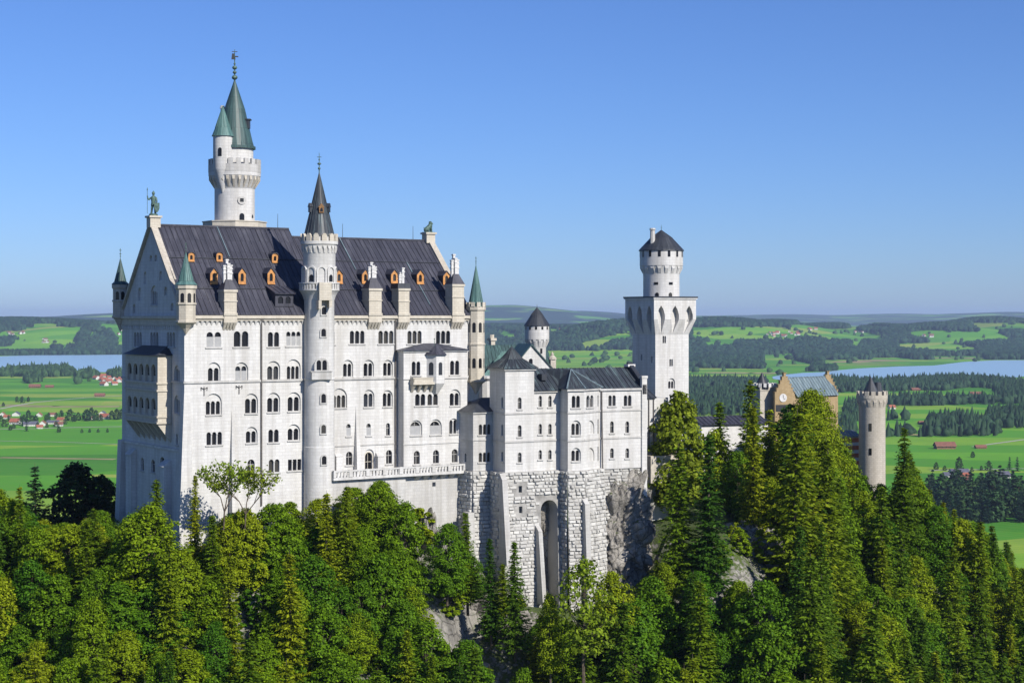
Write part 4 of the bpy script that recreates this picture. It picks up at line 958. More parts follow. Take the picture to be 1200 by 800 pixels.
mb.poly([Vector((*p, zz)) for p, zz in ((fA.xy(ax1, 0), zma), (fA.xy(ax1, -7), zma), (fA.xy(ax1, -7), za), (fA.xy(ax1, 0), za))])
for y in (515,): zz = fA.z(568, y); mb.fbox(fA, -.1, ax1, zz-.12, zz+.12, -.1, .13); mb.fbox(fAl, 0, ll, zz-.12, zz+.12, -.1, .12)
mb.fbox(fA, -.15, ax1, za-.25, za+.02, -.1, .25); mb.fbox(fAl, -.1, ll, za-.25, za+.02, -.1, .22)
mb.build('wall', 'grey_limestone', an)
m = MB(); apz = zy(466, fA.p(0, 0, -4).y); apx = fA.p(fA.u(575), 0, -3.5); ap = Vector((apx.x, apx.y, apz)); e1, e2, e3 = fA.p(-.35, za+.03, .4), fA.p(ax1, za+.03, .4), Vector((*(pA-fA.d*.5), za+.03))
apb = fA.p(ax1, apz, -3.5); m.poly([e1, e2, apb, ap]); m.poly([e3, e1, ap]); m.poly([fA.p(-.85, za, -9), e3, ap]); m.build('roof', 'dark_slate', an)
m = MB(); fA2 = fA.off(.2); zl = -46; bsheet(m, fA2, -.2, ax1, zl, zma-.02, [], .03); blocks(m, fA2, -.2, ax1, zl, zma-.05, None, .6, .03)
fAl2 = Fr(fAl.P+fAl.n*.2, fAl.d); bsheet(m, fAl2, 0, ll+.1, zl, zma-.02, [], .03); blocks(m, fAl2, 0, ll+.1, zl, zma-.05, None, .6, .03)
m.poly([fA2.p(-.2, zma-.02), fA2.p(ax1, zma-.02), fA2.p(ax1, zma-.02, -1), fAl2.p(0, zma-.02, -.5)]); ra = m.build('rubble_base', 'rubble', an); MORT.build('mortar', 'mortar', ra)
q = MB(); f = fA.off(.4); ua, ub = f.u(546), f.u(553); q.box8([f.p(ua, -44, 1.8), f.p(ub, -44, 1.8), f.p(ub, -44, -1), f.p(ua, -44, -1), f.p(ua, f.z(550, 600), .9), f.p(ub, f.z(550, 600), .9), f.p(ub, f.z(550, 600), -1), f.p(ua, f.z(550, 600), -1)]); q.build('buttress', 'grey_limestone', an)
settle(an)

# ================================================================ the square tower
fQ = Fr(ray(768, 315), dirv(30)); qs = fQ.u(807); NQ = fQ.n
sq = thing('square_tower', 'tall white square tower with arched corbelled head and round lookout on top', 'tower', fQ.p(qs/2, -25, -qs/2))
qz = lambda y: fQ.z(785, y); zh0, zh1, zt = qz(388), qz(374), qz(350.5); ov = .98
mb = MB(); qc = fQ.xy(qs/2, -qs/2)
fQw = Fr(fQ.xy(0, -qs), NQ); fQe = Fr(fQ.xy(qs), -NQ); fQn = Fr(fQ.xy(qs, -qs), -fQ.d)
for fr, wins in ((fQ, [(776.5, 780.5, 393.5, 402, 2), (784.5, 788.5, 420.5, 429, 2), (784, 790, 446.5, 455, 2)]), (fQw, [(751, 752.6, 415, 422, 1), (763, 764.6, 417, 425, 1)]), (fQe, []), (fQn, [])):
    w = Wall(fr, rect(0, qs, -45, zh0+.01), mb)
    for a in wins: window(w, sq, *a, sill=False, blind=(443 if a[2] == 446.5 else None))
    w.done()
# head: outward-leaning wall to the full overhang, with three deep pointed niches a side
for fr in (fQ, fQw, fQe, fQn):
    fo = fr.off(ov); wd = qs+2*ov; nn = 3
    w = Wall(fo, rect(-ov, qs+ov, zh1, zt), mb)
    cs = [-ov+wd*(k+.5)/nn*1.0 for k in range(nn)]; lows = []
    hw_ = wd/nn*.27
    # niches open at the bottom of the panel so that the slope below continues them
    pts = [(-ov, zt), (-ov, zh1)]; zap, zsp = qz(358), qz(369)
    for cx_ in cs:
        pts += [(cx_-hw_, zh1), (cx_-hw_, zsp), (cx_-hw_*.6, zsp+(zap-zsp)*.6), (cx_, zap), (cx_+hw_*.6, zsp+(zap-zsp)*.6), (cx_+hw_, zsp), (cx_+hw_, zh1)]
    pts += [(qs+ov, zh1), (qs+ov, zt)]
    w.out = pts
    sheet(mb, fo, list(reversed(pts)) if False else pts, [], 0)
    segs = [-ov]+[e for cx_ in cs for e in (cx_-hw_, cx_+hw_)]+[qs+ov]
    zk = qz(396)
    for k in range(0, len(segs), 2):   # piers sloping back to the shaft
        a, b = segs[k], segs[k+1]; mp_u = lambda v: (v+ov)/(qs+2*ov)*qs
        a2 = 0.0 if k == 0 else mp_u(cs[k//2-1]); b2 = qs if k == len(segs)-2 else mp_u(cs[k//2])
        mb.poly([fr.p(a2, zh0-.6, .02), fr.p(b2, zh0-.6, .02), fo.p(b, zh1), fo.p(a, zh1)])
        if k: mb.poly([fr.p(a2, zh0-.6, .02), fo.p(a, zh1), fr.p(a, zh1, -.4), fr.p(a2, zh0-.6, -.4)])
        if k < len(segs)-2: mb.poly([fo.p(b, zh1), fr.p(b2, zh0-.6, .02), fr.p(b2, zh0-.6, -.4), fr.p(b, zh1, -.4)])
    for cx_ in cs:
        l = [(cx_-hw_, zh1), (cx_-hw_, zsp), (cx_-hw_*.6, zsp+(zap-zsp)*.6), (cx_, zap), (cx_+hw_*.6, zsp+(zap-zsp)*.6), (cx_+hw_, zsp), (cx_+hw_, zh1)]
        for a, b in zip(l, l[1:]): mb.poly([fo.p(*a, 0), fo.p(*b, 0), fr.p(*b, .02), fr.p(*a, .02)])
    mb.poly([fr.p(0, zh0-.6, .012), fr.p(qs, zh0-.6, .012), fr.p(qs+ov, zt, .012), fr.p(-ov, zt, .012)])
mb.fbox(fQ, -ov-.2, qs+ov+.2, zt, zt+.25, -qs-ov-.2, ov+.2)
mb.build('wall', 'limestone', sq)
m = MB(); m.fbox(fQ, -ov-.28, qs+ov+.28, zt+.252, zt+.5, -qs-ov-.28, ov+.28); m.build('platform', 'dark_slate', sq)
Yq = qc.y; z = lambda y: zy(y, Yq); rq = hw(21.3, Yq); qc = Vector((ray(775, Yq).x, Yq))
m = MB(); m.lathe(qc, [(rq, zt+.3), (rq, z(323)), (rq*1.02, z(320)), (rq*1.16, z(312)), (rq*1.19, z(311.5)), (rq*1.19, z(294))], 36); m.build('lookout_drum', 'limestone', sq, 30)
m = MB(); ring_corbels(m, qc, rq, rq*1.17, z(320.5), z(310), 18, .42); m.build('corbel_table', 'limestone', sq)
for k in range(14):
    m = MB(); al = R(-100+k*360/14); f = Fr((qc.x+math.cos(al)*rq*1.19, qc.y+math.sin(al)*rq*1.19), (-math.sin(al), math.cos(al))); sheet(m, f, rect(-.26, .26, z(301.5), z(294.5)), [], .03); m.build('window', 'glass', sq)
for px_, y0, y1 in ((769, 331, 334), (786, 331, 334), (770, 343, 349), (785.5, 343, 349)):
    m = MB(); al = math.asin((px_-775)/21.3)-R(90)-math.atan2(qc.x, qc.y); f = Fr((qc.x+math.cos(al)*rq, qc.y+math.sin(al)*rq), (-math.sin(al), math.cos(al))); sheet(m, f, rect(-.4, .4, z(y1), z(y0)) if y1-y0 < 4 else arch(-.36, .36, z(y1), z(y0)), [], .03); m.build('window', 'glass', sq)
m = MB(); m.lathe(qc, [(rq*1.2, z(294.5)), (rq*1.25, z(294.3)), (rq*1.24, z(293)), (rq*.62, z(279)), (.08, z(269.5))], 24); cone_seams(m, qc, rq*.62, z(279), z(269.5), 24, .05); m.build('lookout_roof', 'dark_slate', sq)
m = MB(); cc = Vector((ray(764.7, Yq-2).x, Yq-2)); m.tube((cc.x, cc.y, z(290)), (cc.x, cc.y, z(270)), .5, .45, 8); m.tube((cc.x, cc.y, z(270)), (cc.x, cc.y, z(268)), .62, .5, 8); m.build('chimney', 'grey_limestone', sq)
finial(sq, qc, z(270), 1.1, cross=False); settle(sq)

# ================================================================ small link building between bower and square tower, and the gravel court
fJ = Fr(ray(757, 292), dirv(27)); ju = fJ.u(783)
lk = thing('link_building', 'narrow white link building with lean-to slate roof beside the bower gable', 'building', fJ.p(ju/2, -26))
m = MB(); m.fbox(fJ, 0, ju, -40, fJ.z(765, 466), -8, 0); m.build('wall', 'limestone', lk)
m = MB(); roof_quad(m, fJ.p(-.2, fJ.z(765, 466)+.03, .4), fJ.p(fJ.u(768), fJ.z(765, 466)+.03, .4), fJ.p(fJ.u(768), fJ.z(765, 450), -5), fJ.p(-.2, fJ.z(765, 450), -5), .7); m.build('roof', 'dark_slate', lk)
for px_ in (760, 765.5): q = MB(); q.tube(fJ.p(fJ.u(px_), fJ.z(px_, 467), .12), fJ.p(fJ.u(px_), fJ.z(px_, 527), .12), .1); q.build('drain_pipe', 'drain', lk)
settle(lk)
m = MB(); m.fbox(fJ, -1, fJ.u(800), fJ.z(770, 536)-4, fJ.z(770, 532), -10, 3.2); co = m.build('court_terrace', 'gravel'); tag(co, kind='structure')

# ================================================================ knights' house with copper roof, and the round turret tower
fH = Fr(ray(567, 300), dirv(33)); hl = fH.u(640)
kh = thing('knights_house', 'white house with green copper roof and a gable, in the courtyard behind the bower', 'house', fH.p(hl/2, -20, -4))
HDp = 9; ez = fH.z(600, 442); rzv = zy(404, fH.p(hl/2, 0, -HDp/2).y)
m = MB(); m.fbox(fH, -.5, hl, -40, ez, -HDp, 0)
# cross gable facing the viewer's right
fG = Fr(ray(609, 296), dirv(22)); ga, gb = 0, fG.u(645); gap_ = (fG.u(622.5), fG.z(622, 404.5)); Gz = fG.z(630, 431)
m.poly([fG.p(ga, -40), fG.p(gb, -40), fG.p(gb, Gz), fG.p(*gap_), fG.p(ga, Gz+1.5)])
m.build('wall', 'limestone', kh)
m = MB()
roof_quad(m, fH.p(-.6, ez, .5), fH.p(hl, ez, .5), fH.p(hl, rzv, -HDp/2), fH.p(-.6+2.5, rzv, -HDp/2), .9)
roof_quad(m, fH.p(hl, ez, -HDp-.5), fH.p(-.6, ez, -HDp-.5), fH.p(1.9, rzv, -HDp/2), fH.p(hl, rzv, -HDp/2), .9, seam=False)
m.build('roof', 'dark_copper', kh)
f3 = fH.off(2.2); q3 = lambda x, y, w: f3.p(f3.off(w).u(x), zy(y, f3.off(w).p(f3.off(w).u(x), 0).y), w)
m = MB(); e0, e1, r0_, r1_ = q3(565.5, 441, 1.2), q3(603, 441, 1.2), q3(588.5, 411.5, -1.8), q3(598, 411.5, -1.8); roof_quad(m, e0, e1, r1_, r0_, .8); m.poly([e0, r0_, q3(568, 441, -4.5)]); m.poly([r1_, e1, q3(606, 441, -4.5)]); m.poly([r0_, r1_, q3(606, 441, -4.5), q3(568, 441, -4.5)])
m.build('porch_roof', 'copper', kh)
m = MB(); m.fbox(f3, f3.u(567.5), f3.u(602), -30, e0.z-.05, -3.5, 1.0); m.build('front_block', 'limestone', kh)
m = MB()
for a, b in (((ga, Gz+1.5), gap_), (gap_, (gb+.4, Gz-.3))):
    lo = [fG.p(*a, .3), fG.p(*b, .3), fG.p(*b, -6), fG.p(*a, -6)]; m.box8(lo+[v+Vector((0, 0, .25)) for v in lo])
m.build('gable_roof', 'dark_copper', kh)
p = MB(); uu = fG.u(622); sheet(p, fG, arch(uu-.35, uu+.35, fG.z(622, 426), fG.z(622, 420)), [], .02); u2 = fG.u(620.5); p.build('window', 'glass', kh)
m = MB(); cp = fG.xy(fG.u(648), -.3); zc = lambda y: zy(y, cp.y)
m.fbox(Fr(cp, fG.d), -.5, .5, zc(436), zc(421), -.5, .5); m.lathe(cp, [(.75, zc(421)), (.7, zc(419)), (.25, zc(416)), (.3, zc(415)), (.04, zc(412))], 8); m.build('pinnacle', 'gate_stone', kh)
m = MB(); cp = ray(576.5, 309); zc = lambda y: zy(y, cp.y); m.fbox(Fr(cp, fH.d), -.42, .42, -14, zc(399), -.42, .42); m.fbox(Fr(cp, fH.d), -.62, .62, zc(399), zc(396), -.62, .62); m.tube((cp.x, cp.y, zc(396)), (cp.x, cp.y, zc(392)), .4, .4, 6); m.build('chimney', 'sandstone', kh)
m = MB(); cp = ray(571, 287); zc = lambda y: zy(y, cp.y); m.lathe(cp, [(1.6, -25), (1.6, zc(446)), (2.1, zc(443)), (2.1, zc(440.5)), (1.7, zc(440.4))], 12); m.build('courtyard_porch', 'white_plaster', kh)
settle(kh)
Yv = 318; c = ray(629.3, Yv); z = lambda y: zy(y, Yv); rv = hw(10.4, Yv)
rt_ = thing('round_turret', 'small round white courtyard tower with dark cone roof rising behind the copper roofed house', 'tower', (c.x, c.y, -25))
m = MB(); m.lathe(c, [(rv, -30), (rv, z(409)), (rv*1.03, z(407)), (rv*1.3, z(398)), (rv*1.38, z(397.5)), (rv*1.38, z(382))], 32); m.build('wall', 'limestone', rt_, 30)
m = MB(); ring_corbels(m, c, rv*1.02, rv*1.36, z(406), z(394), 14, .42); m.build('corbel_table', 'limestone', rt_)
for k in range(12):
    m = MB(); al = R(-95+k*30); f = Fr((c.x+math.cos(al)*rv*1.38, c.y+math.sin(al)*rv*1.38), (-math.sin(al), math.cos(al))); sheet(m, f, rect(-.2, .2, z(386), z(382.5)), [], .03); m.build('window', 'glass', rt_)
m = MB(); al = R(-62); f = Fr((c.x+math.cos(al)*rv, c.y+math.sin(al)*rv), (-math.sin(al), math.cos(al))); sheet(m, f, rect(-.22, .22, z(414), z(408)), [], .03)
m.build('window', 'glass', rt_)
m = MB(); m.lathe(c, [(rv*1.4, z(382)), (rv*1.5, z(381.5)), (rv*.7, z(369)), (.06, z(360))], 20); cone_seams(m, c, rv*.7, z(369), z(360), 20, .04); m.build('roof', 'dark_slate', rt_); finial(rt_, c, z(361), .8, cross=False); settle(rt_)

# ================================================================ gatehouse, round gate tower, striped wing, low slate-roofed wing
fY = Fr(ray(908, 352), dirv(18)); gw = fY.u(931.5)
gh = thing('gatehouse', 'yellow brick gatehouse with stepped gables, clock and blue-green metal roof among the trees', 'gatehouse', fY.p(gw/2, -30))
gl = 14.5; gd = Fr(fY.xy(gw), (math.cos(R(42)), math.sin(R(42))))   # its long side runs away to the right
gn = gd.n
zs0 = fY.z(920, 462); zpk = fY.z(919, 437)
def stepped(m, fr, w, z0, zb, zp, th, n=5):
    for k in range(n+1):
        a = w/2*k/(n+.6); zt2 = zb+(zp-zb)*(k+.6)/(n+.6)
        m.fbox(fr, a, w-a, z0 if k == 0 else zb+(zp-zb)*(k-.4)/(n+.6), zt2, -th, 0); m.fbox(fr, a-.08, a+w/2/(n+.6)*.95, zt2, zt2+.12, -th-.08, .08) ; m.fbox(fr, w-a-w/2/(n+.6)*.95, w-a+.08, zt2, zt2+.12, -th-.08, .08)
m = MB(); stepped(m, fY, gw, -45, zs0, zpk, .8); g2 = Fr(fY.P+gd.d*gl, fY.d); stepped(m, g2, gw, -45, zs0, zpk, .8)
m.poly([gd.p(0, -45, -.05), gd.p(gl, -45, -.05), gd.p(gl, zs0, -.05), gd.p(0, zs0, -.05)]); m.build('wall', 'yellow_brick', gh)
m = MB(); c0, c1 = fY.p(gw/2, zpk-.9, -.5), fY.p(gw/2, zpk-.9, -.5)+Vector((*(gd.d*gl), 0)); roof_quad(m, gd.p(.4, zs0-.6, .4), gd.p(gl-.2, zs0-.6, .4), c1, c0, .9)
l0 = fY.p(0, zs0-.6, -.5); l1 = l0+Vector((*(gd.d*gl), 0)); roof_quad(m, l1, l0, c0, c1, .9, seam=False); m.build('roof', 'zinc', gh)
ck = MB(); cu, cz = fY.u(917.6), fY.z(917, 466); ck.mat = 0; ringp = [(cu+math.cos(2*math.pi*k/20)*.85, cz+math.sin(2*math.pi*k/20)*.85) for k in range(20)]; sheet(ck, fY, ringp, [], .1); reveal(ck, fY, ringp, .1, -.1); clk = ck.build('clock', 'white_plaster', gh)
q = MB(); q.fbox(fY, cu-.05, cu+.05, cz, cz+.62, .11, .14); q.box8([fY.p(cu, cz-.05, .12), fY.p(cu+.45, cz-.25, .12), fY.p(cu+.45, cz-.33, .12), fY.p(cu, cz-.13, .12), fY.p(cu, cz-.05, .14), fY.p(cu+.45, cz-.25, .14), fY.p(cu+.45, cz-.33, .14), fY.p(cu, cz-.13, .14)]); q.build('clock_hands', 'iron', clk)
q = MB(); q.fbox(fY, .2, gw-.2, fY.z(918, 482), fY.z(918, 474), -.2, .06); q.build('window', 'glass', gh)
# left turrets with battlements
cL = ray(895, 356); zc = lambda y: zy(y, cL.y); m = MB(); rL = hw(14.5, cL.y)
m.lathe(cL, [(rL, -45), (rL, zc(458)), (rL*1.06, zc(457)), (rL*1.06, zc(453))], 4, R(45+20)); tl = m.build('flank_turret', 'gate_stone', gh)
m = MB(); ring_blocks(m, cL, rL*.9, rL*1.06, zc(453), zc(448.5), 16, .55, R(20)); m.build('battlement', 'white_plaster', tl)
c3 = ray(893, 355); m = MB(); m.lathe(c3, [(hw(8, 355), zc(455)), (hw(7, 355), zc(449)), (.05, zc(436))], 16); m.build('spire', 'dark_slate', tl)
settle(gh)
Yg = 345; c = ray(1022, Yg); z = lambda y: zy(y, Yg); rg = hw(15.3, Yg)
gt = thing('round_gate_tower', 'round grey stone gate tower with battlements and two small dark caps', 'tower', (c.x, c.y, -40))
m = MB(); m.lathe(c, [(rg*1.02, -48), (rg, z(478)), (rg*1.03, z(476)), (rg*1.14, z(468)), (rg*1.16, z(467)), (rg*1.16, z(463))], 32); m.build('wall', 'gate_stone', gt, 30)
m = MB(); ring_corbels(m, c, rg, rg*1.15, z(476), z(466.5), 16, .42); m.build('corbel_table', 'gate_stone', gt)
m = MB(); m.lathe(c, [(rg*1.0, z(466)), (rg*1.17, z(466)), (rg*1.17, z(462.5)), (rg*1.0, z(462.5))], 32, cap=False); ring_blocks(m, c, rg*1.0, rg*1.17, z(462.5), z(458), 14, .6, R(6)); m.build('battlement', 'gate_stone', gt)
for px_, y0, y1 in ((1020, 495, 504), (1020, 524, 532)):
    m = MB(); al = math.asin((px_-1022)/15.3)-R(90)-math.atan2(c.x, c.y); f = Fr((c.x+math.cos(al)*rg, c.y+math.sin(al)*rg), (-math.sin(al), math.cos(al))); sheet(m, f, rect(-.28, .28, z(y1), z(y0)), [], .05); m.build('window', 'glass', gt)
for dx, yt, w in ((-1.5, 441, 8.6), (8.5, 448, 5.5)):
    m = MB(); cc = (c.x+hw(dx, Yg), c.y+(0 if dx < 0 else 1.4)); m.lathe(cc, [(hw(w, Yg), z(466)), (hw(w, Yg), z(459)), (hw(w*1.05, Yg), z(458.8)), (.04 if dx < 0 else hw(w*.7, Yg), z(yt))], 14); m.build('cap', 'dark_slate', gt)
q = MB(); q.tube((c.x+.3, c.y, z(445)), (c.x+.3, c.y, z(437)), .05, .03, 5); q.build('lightning_rod', 'iron', gt)
settle(gt)
fX = Fr(ray(985, 348), dirv(18)); xw = fX.u(1008)
sw_ = thing('striped_wing', 'gate wing striped in red brick and pale plaster beside the round tower', 'building', fX.p(xw/2, -40))
m = MB(); m.fbox(fX, 0, xw, -50, fX.z(996, 511), -6, 0); m.build('wall', 'white_plaster', sw_)
m = MB()
for y in range(513, 580, 9): m.fbox(fX, 0.1, xw-.1, fX.z(996, y+5), fX.z(996, y), -.1, .05)
m.build('brick_band', 'red_stripe', sw_)
m = MB(); roof_quad(m, fX.p(-.3, fX.z(996, 511), .4), fX.p(xw, fX.z(996, 511), .4), fX.p(xw, fX.z(996, 505), -3), fX.p(-.3, fX.z(996, 505), -3), .8); m.build('roof', 'zinc', sw_); settle(sw_)
fV = Fr(ray(822, 330), dirv(22)); vw = fV.u(900)
lw_ = thing('court_wing', 'low white courtyard wing with long dark slate roof behind the trees', 'building', fV.p(vw/2, -28))
m = MB(); m.fbox(fV, 0, vw, -45, fV.z(850, 497), -7, 0); m.build('wall', 'white_plaster', lw_)
m = MB(); roof_quad(m, fV.p(-.4, fV.z(850, 497), .5), fV.p(vw, fV.z(850, 497), .5), fV.p(vw, fV.z(850, 488), -3.5), fV.p(-.4, fV.z(850, 488), -3.5), .9); roof_quad(m, fV.p(vw, fV.z(850, 497), -7.5), fV.p(-.4, fV.z(850, 497), -7.5), fV.p(-.4, fV.z(850, 488), -3.5), fV.p(vw, fV.z(850, 488), -3.5), seam=False); m.build('roof', 'slate', lw_); settle(lw_)
# ================================================================ the castle rock (near terrain)
rng = np.random.default_rng(11)
def vnoise(x, y, s, seed=0):
    """value noise, vectorised"""
    x = np.asarray(x)/s; y = np.asarray(y)/s; xi = np.floor(x).astype(np.int64); yi = np.floor(y).astype(np.int64); fx, fy = x-xi, y-yi
    fx = fx*fx*(3-2*fx); fy = fy*fy*(3-2*fy)
    def h(a, b):
        n = (a*374761393+b*668265263+seed*974634533) & 0x7fffffff; n = ((n ^ (n >> 13))*1274126177) & 0x7fffffff
        return ((n ^ (n >> 16)) & 0xffff)/65535.0
    return (h(xi, yi)*(1-fx)+h(xi+1, yi)*fx)*(1-fy)+(h(xi, yi+1)*(1-fx)+h(xi+1, yi+1)*fx)*fy
def fbm(x, y, s, seed=0, o=4):
    r = 0; a = 1; t = 0
    for k in range(o): r = r+a*vnoise(x, y, s/2**k, seed+k); t += a; a *= .5
    return r/t
LINE = [((-190, 225), -62), ((-85, 256), -42), (tuple(fS.xy(-3, 2)), -34), (tuple(fS.xy(12, 2.2)), -33), (tuple(fS.xy(19, 2.5)), -30.5), (tuple(fR.xy(ta+9, 1)), -30), (tuple(fR.xy(tb-4, 1)), -35),
        (tuple(fA.xy(0, 2)), -40), (tuple(fK.xy(1, 2.5)), -45), (tuple(fO.xy(TO1, 2.5)), -47), (tuple(fR2.xy(TE-4, 6)), -44), (tuple(fR2.xy(TE+8, 8)), -36), (tuple(fV.xy(0, 9)), -31), (tuple(fV.xy(vw, 9)), -33), (tuple(fY.xy(gw, 9)), -36), ((66, 336), -38), ((82, 341), -45), ((102, 345), -62), ((150, 330), -92), ((300, 300), -150)]
LP = np.array([p for p, _ in LINE], float); LZ = np.array([z_ for _, z_ in LINE], float)
PD = np.array([-420, -330, -110, -60, -40, 0, 2, 8, 20, 45, 80, 120, 170, 300]); PV = np.array([190, 160, 45, 12, 2, 0, .8, 7, 21, 47, 70, 80, 84, 86.])
def hill(x, y):
    x = np.asarray(x, float); y = np.asarray(y, float); best = np.full(x.shape, 1e18); zz = np.zeros(x.shape); sd = np.zeros(x.shape)
    for i in range(len(LP)-1):
        a, b = LP[i], LP[i+1]; d = b-a; L2 = d@d; t = np.clip(((x-a[0])*d[0]+(y-a[1])*d[1])/L2, 0, 1)
        qx, qy = x-a[0]-t*d[0], y-a[1]-t*d[1]; q = qx*qx+qy*qy; m_ = q < best-1e-9
        best = np.where(m_, q, best); zz = np.where(m_, LZ[i]+(LZ[i+1]-LZ[i])*t, zz); s_ = np.sign(d[1]*(x-a[0])-d[0]*(y-a[1])); sd = np.where(m_, s_, sd)
    dd = np.sqrt(best)*sd
    amp = np.clip(np.abs(dd)/10, 0, 1)*np.clip((dd+4)/5, 0, 1)
    return zz-np.interp(dd, PD, PV)+amp*((fbm(x, y, 14, 3)-.5)*8+(fbm(x, y, 4, 9, 3)-.5)*2.5), dd
def grid_mesh(name, X, Y, Z, mat, kind='structure', smooth=True):
    n, m_ = X.shape; me = bpy.data.meshes.new(name); co = np.stack([X, Y, Z], -1).reshape(-1, 3)
    i = np.arange(n*m_).reshape(n, m_); q = np.stack([i[:-1, :-1], i[:-1, 1:], i[1:, 1:], i[1:, :-1]], -1).reshape(-1, 4)
    raw_mesh(me, co, q)
    me.materials.append(MAT[mat])
    if smooth: me.shade_smooth()
    o = bpy.data.objects.new(name, me); COL.objects.link(o); tag(o, kind=kind); return o
def raw_mesh(me, co, q):
    k = q.shape[1]
    me.vertices.add(len(co)); me.vertices.foreach_set('co', np.ascontiguousarray(co, np.float32).ravel())
    me.loops.add(q.size); me.loops.foreach_set('vertex_index', np.ascontiguousarray(q, np.int32).ravel())
    me.polygons.add(len(q)); me.polygons.foreach_set('loop_start', np.arange(0, q.size, k, dtype=np.int32))
    me.update(calc_edges=True); me.validate()
xs = np.arange(-330, 430, 2.2); ys = np.arange(-80, 760, 2.2); XX, YY = np.meshgrid(xs, ys); ZZ, DD = hill(XX, YY)
grid_mesh('castle_hill', XX, YY, ZZ, 'hill_ground')
def hz(x, y): z_, d_ = hill(np.array([x]), np.array([y])); return float(z_[0]), float(d_[0])

# ================================================================ the valley, the far hills, the lakes
ZP = -180.0
def PX(px, Y): return (np.asarray(px)-600)/F*np.asarray(Y)
HILLS = [ # column, row of the top, distance, half width (m), half depth (m), base drop row
    (20, 377, 9800, 900, 1300), (110, 380, 9300, 550, 900), (-160, 376, 9600, 1000, 1300), (210, 378, 10500, 900, 1300), (330, 380, 10500, 1200, 1500),
    (125, 371, 19000, 1300, 1800), (60, 374, 17500, 1200, 1800), (590, 361.5, 21000, 1350, 2500), (655, 366, 24000, 1500, 2000), (500, 365, 23000, 2200, 2500),
    (735, 380, 8600, 420, 700), (660, 388, 9800, 500, 900), (590, 386, 10500, 800, 1000), (850, 376, 9200, 520, 900), (905, 379, 9800, 500, 800), (1010, 384, 10200, 900, 1000), (1165, 375.5, 10500, 480, 900), (1110, 381, 9600, 500, 700), (1280, 376, 10500, 800, 1000),
    (800, 371, 26000, 2600, 2500), (1000, 372, 27000, 3000, 2500), (1200, 371, 25000, 2500, 2500)]
def valley(X, Y):
    X = np.asarray(X, float); Y = np.asarray(Y, float)
    z_ = ZP+np.clip((Y-7000)/25000, 0, 1.2)*110*np.ones_like(X)
    y0_ = 7450+np.clip((-.13-X/np.maximum(Y, 1))/.06, 0, 1)*850; k = np.clip((Y-y0_)/2200, 0, 1); z_ = z_+k*((fbm(X, Y, 2600, 21)-.45)*70*np.clip(Y/12000, .5, 1.6)+(fbm(X, Y, 700, 31)-.5)*22)
    hgt = np.zeros_like(z_)
    for px_, py_, Yh, sx, sy in HILLS:
        H_ = (HY-py_)/F*Yh-ZP-60*(np.clip((Yh-7000)/25000, 0, 1.2)) ; hgt = np.maximum(hgt, H_*np.exp(-((X-(px_-600)/F*Yh)/sx)**2*.7-((Y-Yh)/sy)**2*1.2))
    near = np.clip((Y-y0_)/700, 0, 1)
    return np.where(Y < y0_, ZP, ZP+(z_-ZP)*near+hgt*near)
an_ = np.tan(np.linspace(R(-40), R(40), 420)); rr_ = np.concatenate([np.linspace(120, 2200, 40), np.geomspace(2250, 46000, 330)])
A_, R_ = np.meshgrid(an_, rr_); VX, VY = A_*R_, R_; VZ = valley(VX, VY)
m_, nt_m, b_ = nodes('meadow'); t_ = NT(nt_m); ob_p = t_.n('NewGeometry').outputs['Position']
mp_ = t_.n('Mapping', {'Vector': ob_p, 'Scale': (.0026, .0075, 0), 'Rotation': (0, 0, .5)})
vo = t_.n('TexVoronoi', {'Vector': mp_.outputs[0], 'Scale': 1.0, 'Randomness': .8}, voronoi_dimensions='2D')
sc_ = t_.n('SeparateColor', {0: vo.outputs['Color']})
c_ = t_.ramp(sc_.outputs[0], [(0, (.038, .17, .012)), (.25, (.070, .25, .014)), (.5, (.10, .32, .016)), (.72, (.19, .37, .025)), (.88, (.27, .38, .04)), (1, (.33, .36, .07))])
n_1 = t_.n('TexNoise', {'Vector': ob_p, 'Scale': .006, 'Detail': 6.0, 'Roughness': .6}); n_2 = t_.n('TexNoise', {'Vector': ob_p, 'Scale': .06, 'Detail': 5.0, 'Roughness': .6})
c_ = t_.mix(t_.ramp(n_1.outputs[0], [(.4, g(0)), (.62, g(.4))]), c_, (.060, .215, .018)); c_ = t_.mix(t_.ramp(n_2.outputs[0], [(.45, g(0)), (.7, g(.35))]), c_, (.12, .23, .03))
wv_ = t_.n('TexWave', {'Vector': t_.n('Mapping', {'Vector': ob_p, 'Rotation': (0, 0, 1.1)}).outputs[0], 'Scale': .035, 'Distortion': 3.0, 'Detail': 3.0, 'Detail Scale': .4})
c_ = t_.mix(t_.ramp(wv_.outputs[0], [(.3, g(0)), (.9, g(.28))]), c_, (.13, .30, .03))
sepp = t_.n('SeparateXYZ', {0: ob_p})
mp2 = t_.n('Mapping', {'Vector': ob_p, 'Scale': (.00055, .00105, .0)}); n_3 = t_.n('TexNoise', {'Vector': mp2.outputs[0], 'Scale': 1.6, 'Detail': 9.0, 'Roughness': .62})
wood_ = t_.ramp(n_3.outputs[0], [(.545, g(1)), (.58, g(0))])
farm = t_.n('MapRange', {0: sepp.outputs[1], 1: 9000.0, 2: 14000.0, 3: 0.0, 4: 1.0})
fac = t_.n('Math', {0: wood_, 1: farm.outputs[0]}, operation='MULTIPLY')
c_ = t_.mix(fac.outputs[0], c_, (.014, .034, .02)); nt_m.links.new(c_, b_.inputs['Base Color']); b_.inputs['Roughness'].default_value = .95; b_.inputs['Specular IOR Level'].default_value = .1
grid_mesh('valley_meadow', VX, VY, VZ, 'meadow')
def gp(px, py, z=ZP):
    Y = F*(-z)/(py-HY); return (px-600)/F*Y, Y
